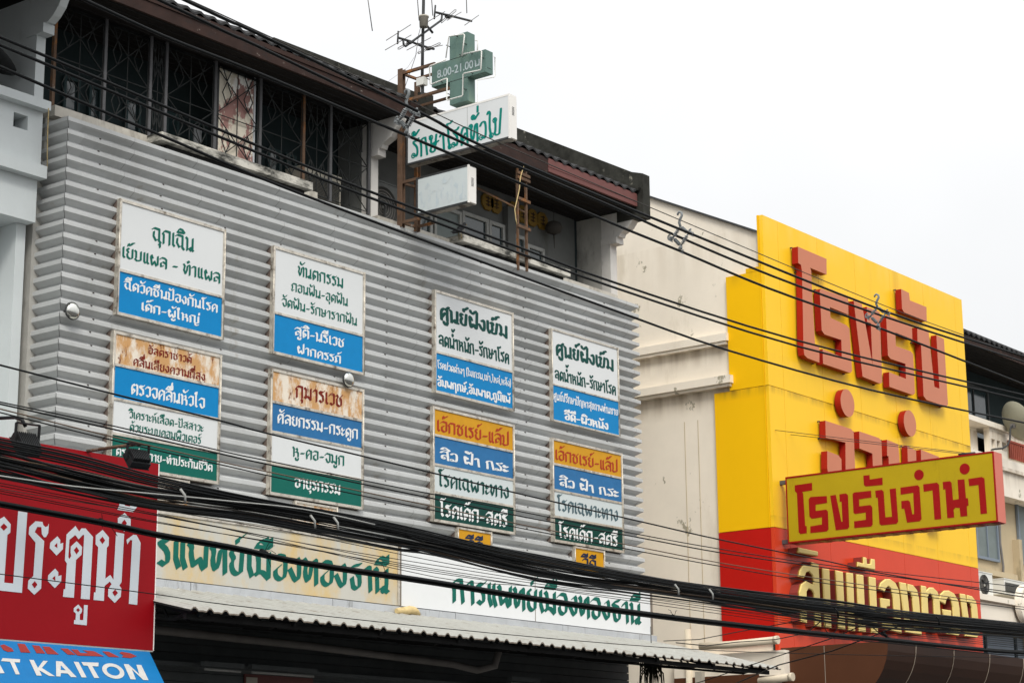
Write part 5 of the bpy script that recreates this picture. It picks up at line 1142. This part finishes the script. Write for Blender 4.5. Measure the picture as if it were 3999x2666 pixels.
for px, py in ((708, 1935), (1215, 2035), (1305, 2042), (2636, 2300), (2770, 2318), (3260, 2390), (3655, 2420)):
    c = P(px, py, KY-.13); one('tie', cbn, lambda b: b.tube([c+Vector((-.03, -.02, .04)), c+Vector((0, -.035, .0)), c+Vector((.01, -.03, -.05))], .009, 'frame_grey' if px < 3000 else 'cable', 6))
# drop wires from the bundle to the houses
def drop(pts, ys, label, r_=.006):
    tag(one('drop_wire', None, lambda b: b.tube([P(px, py, y) for (px, py), y in zip(pts, ys)], r_, 'cable', 6)), label, 'wire', 'drop wires from the cable bundle')
drop([(3131, 2420), (2900, 2462), (2730, 2495), (2592, 2501)], [KY, -4.5, -2.8, -2.0], 'drop wire from the bundle to the top edge of the tin awning', .005)
drop([(3210, 2420), (3150, 2470), (3030, 2495), (2870, 2506), (2760, 2520), (2640, 2508)], [KY, -4.6, -2.6, -1.9, -1.8, -1.7], 'looping drop wire over the thick cream pipe', .006)
drop([(3361, 2443), (3250, 2490), (2971, 2582), (2800, 2640), (2700, 2672)], [KY, -5, -3.6, -3, -2.5], 'upper of two drop wires slanting past the awning tip', .006)
drop([(3520, 2440), (3250, 2540), (3040, 2595), (2870, 2668)], [KY, -5, -4, -3], 'lower of two drop wires slanting past the awning tip', .007)
cx0 = [P(px, py, KY-.05) for px, py in spl([(3225, 2430), (3222, 2450), (3230, 2466), (3250, 2469), (3265, 2460), (3268, 2435)], 4)]
one('loop', cbn, lambda b: b.tube(cx0, .004, 'cable', 5))
cx1 = [P(px, py, KY-.05) for px, py in spl([(3405, 2445), (3440, 2475), (3470, 2488), (3540, 2505)], 4)]
one('loop', cbn, lambda b: (b.tube(cx1, .006, 'cable', 5), b.tube([P(3445, 2470, KY-.05), P(3462, 2482, KY-.05)], .018, 'cable', 6)))
# ------------------------------------------------------------------ spacers
def spacer_parts(root):
    """diamond spacer in local coordinates: y across the street, z up, size about .31 m"""
    g = 'spacer_grey'
    T, Rr, B_, L = Vector((0, .0, .085)), Vector((0, -.085, .0)), Vector((0, 0, -.105)), Vector((0, .085, -.01))
    def rod(b, p, q):
        b.tube([p, q], .008, g, 8); d = (q-p)
        for k in range(5):
            c = p+d*(.25+.125*k); b.tube([c-d.normalized()*.004, c+d.normalized()*.004], [.019, .0175], g, 12)
    for p, q in ((T, Rr), (Rr, B_), (B_, L), (L, T)): one('insulator_rod', root, lambda b: rod(b, p, q))
    hk = [T, T+Vector((0, .012, .04)), T+Vector((0, -.002, .075)), T+Vector((0, -.02, .10)), T+Vector((0, -.018, .128)), T+Vector((0, .006, .142)), T+Vector((0, .026, .128)), T+Vector((0, .026, .112))]
    one('hook', root, lambda b: b.tube([v for v in hk], [.012, .013, .013, .012, .012, .011, .010, .008], g, 10))
    for c, s in ((Rr, Vector((0, -.035, .012))), (L, Vector((0, .035, .012))), (B_, Vector((0, 0, -.035)))):
        def cl_(b):
            m_ = c+s*.9; b.tube([c, c+s], [.014, .012], g, 10)
            pts = [m_+Vector((0, .026*math.cos(a_), .026*math.sin(a_))) for a_ in [R(200+i*32) for i in range(9)]]
            b.tube(pts, .008, g, 8); b.tube([m_+Vector((-.03, 0, -.02)), m_+Vector((.03, 0, -.02))], .010, g, 8)
            for i in range(4): b.bar(m_+Vector((-.02+.013*i, 0, -.02)), m_+Vector((-.02+.013*i, -.012, -.045)), .005, .006, g)
        one('clamp', root, cl_)
labs = ['grey diamond cable spacer in front of the rusty mast', 'grey diamond cable spacer in front of the cream wall', 'grey diamond cable spacer in front of the giant red letters']
gl = 'diamond spacers on the upper cables'
sp0 = thing('cable_spacer', labs[0], 'cable spacer', (0, 0, 0), gl); spacer_parts(sp0)
locs = [P(1590, 455, KY), P(2658, 918, KY), P(3428, 1228, KY)]
for i, l in enumerate(locs):
    if i == 0: r_ = sp0
    else:
        r_ = sp0.copy(); COL.objects.link(r_); r_['label'] = labs[i]
        for ch in list(sp0.children): c = ch.copy(); COL.objects.link(c); c.parent = r_
    r_.location = l
    r_.rotation_euler = (0, 0, .12*(i-1))
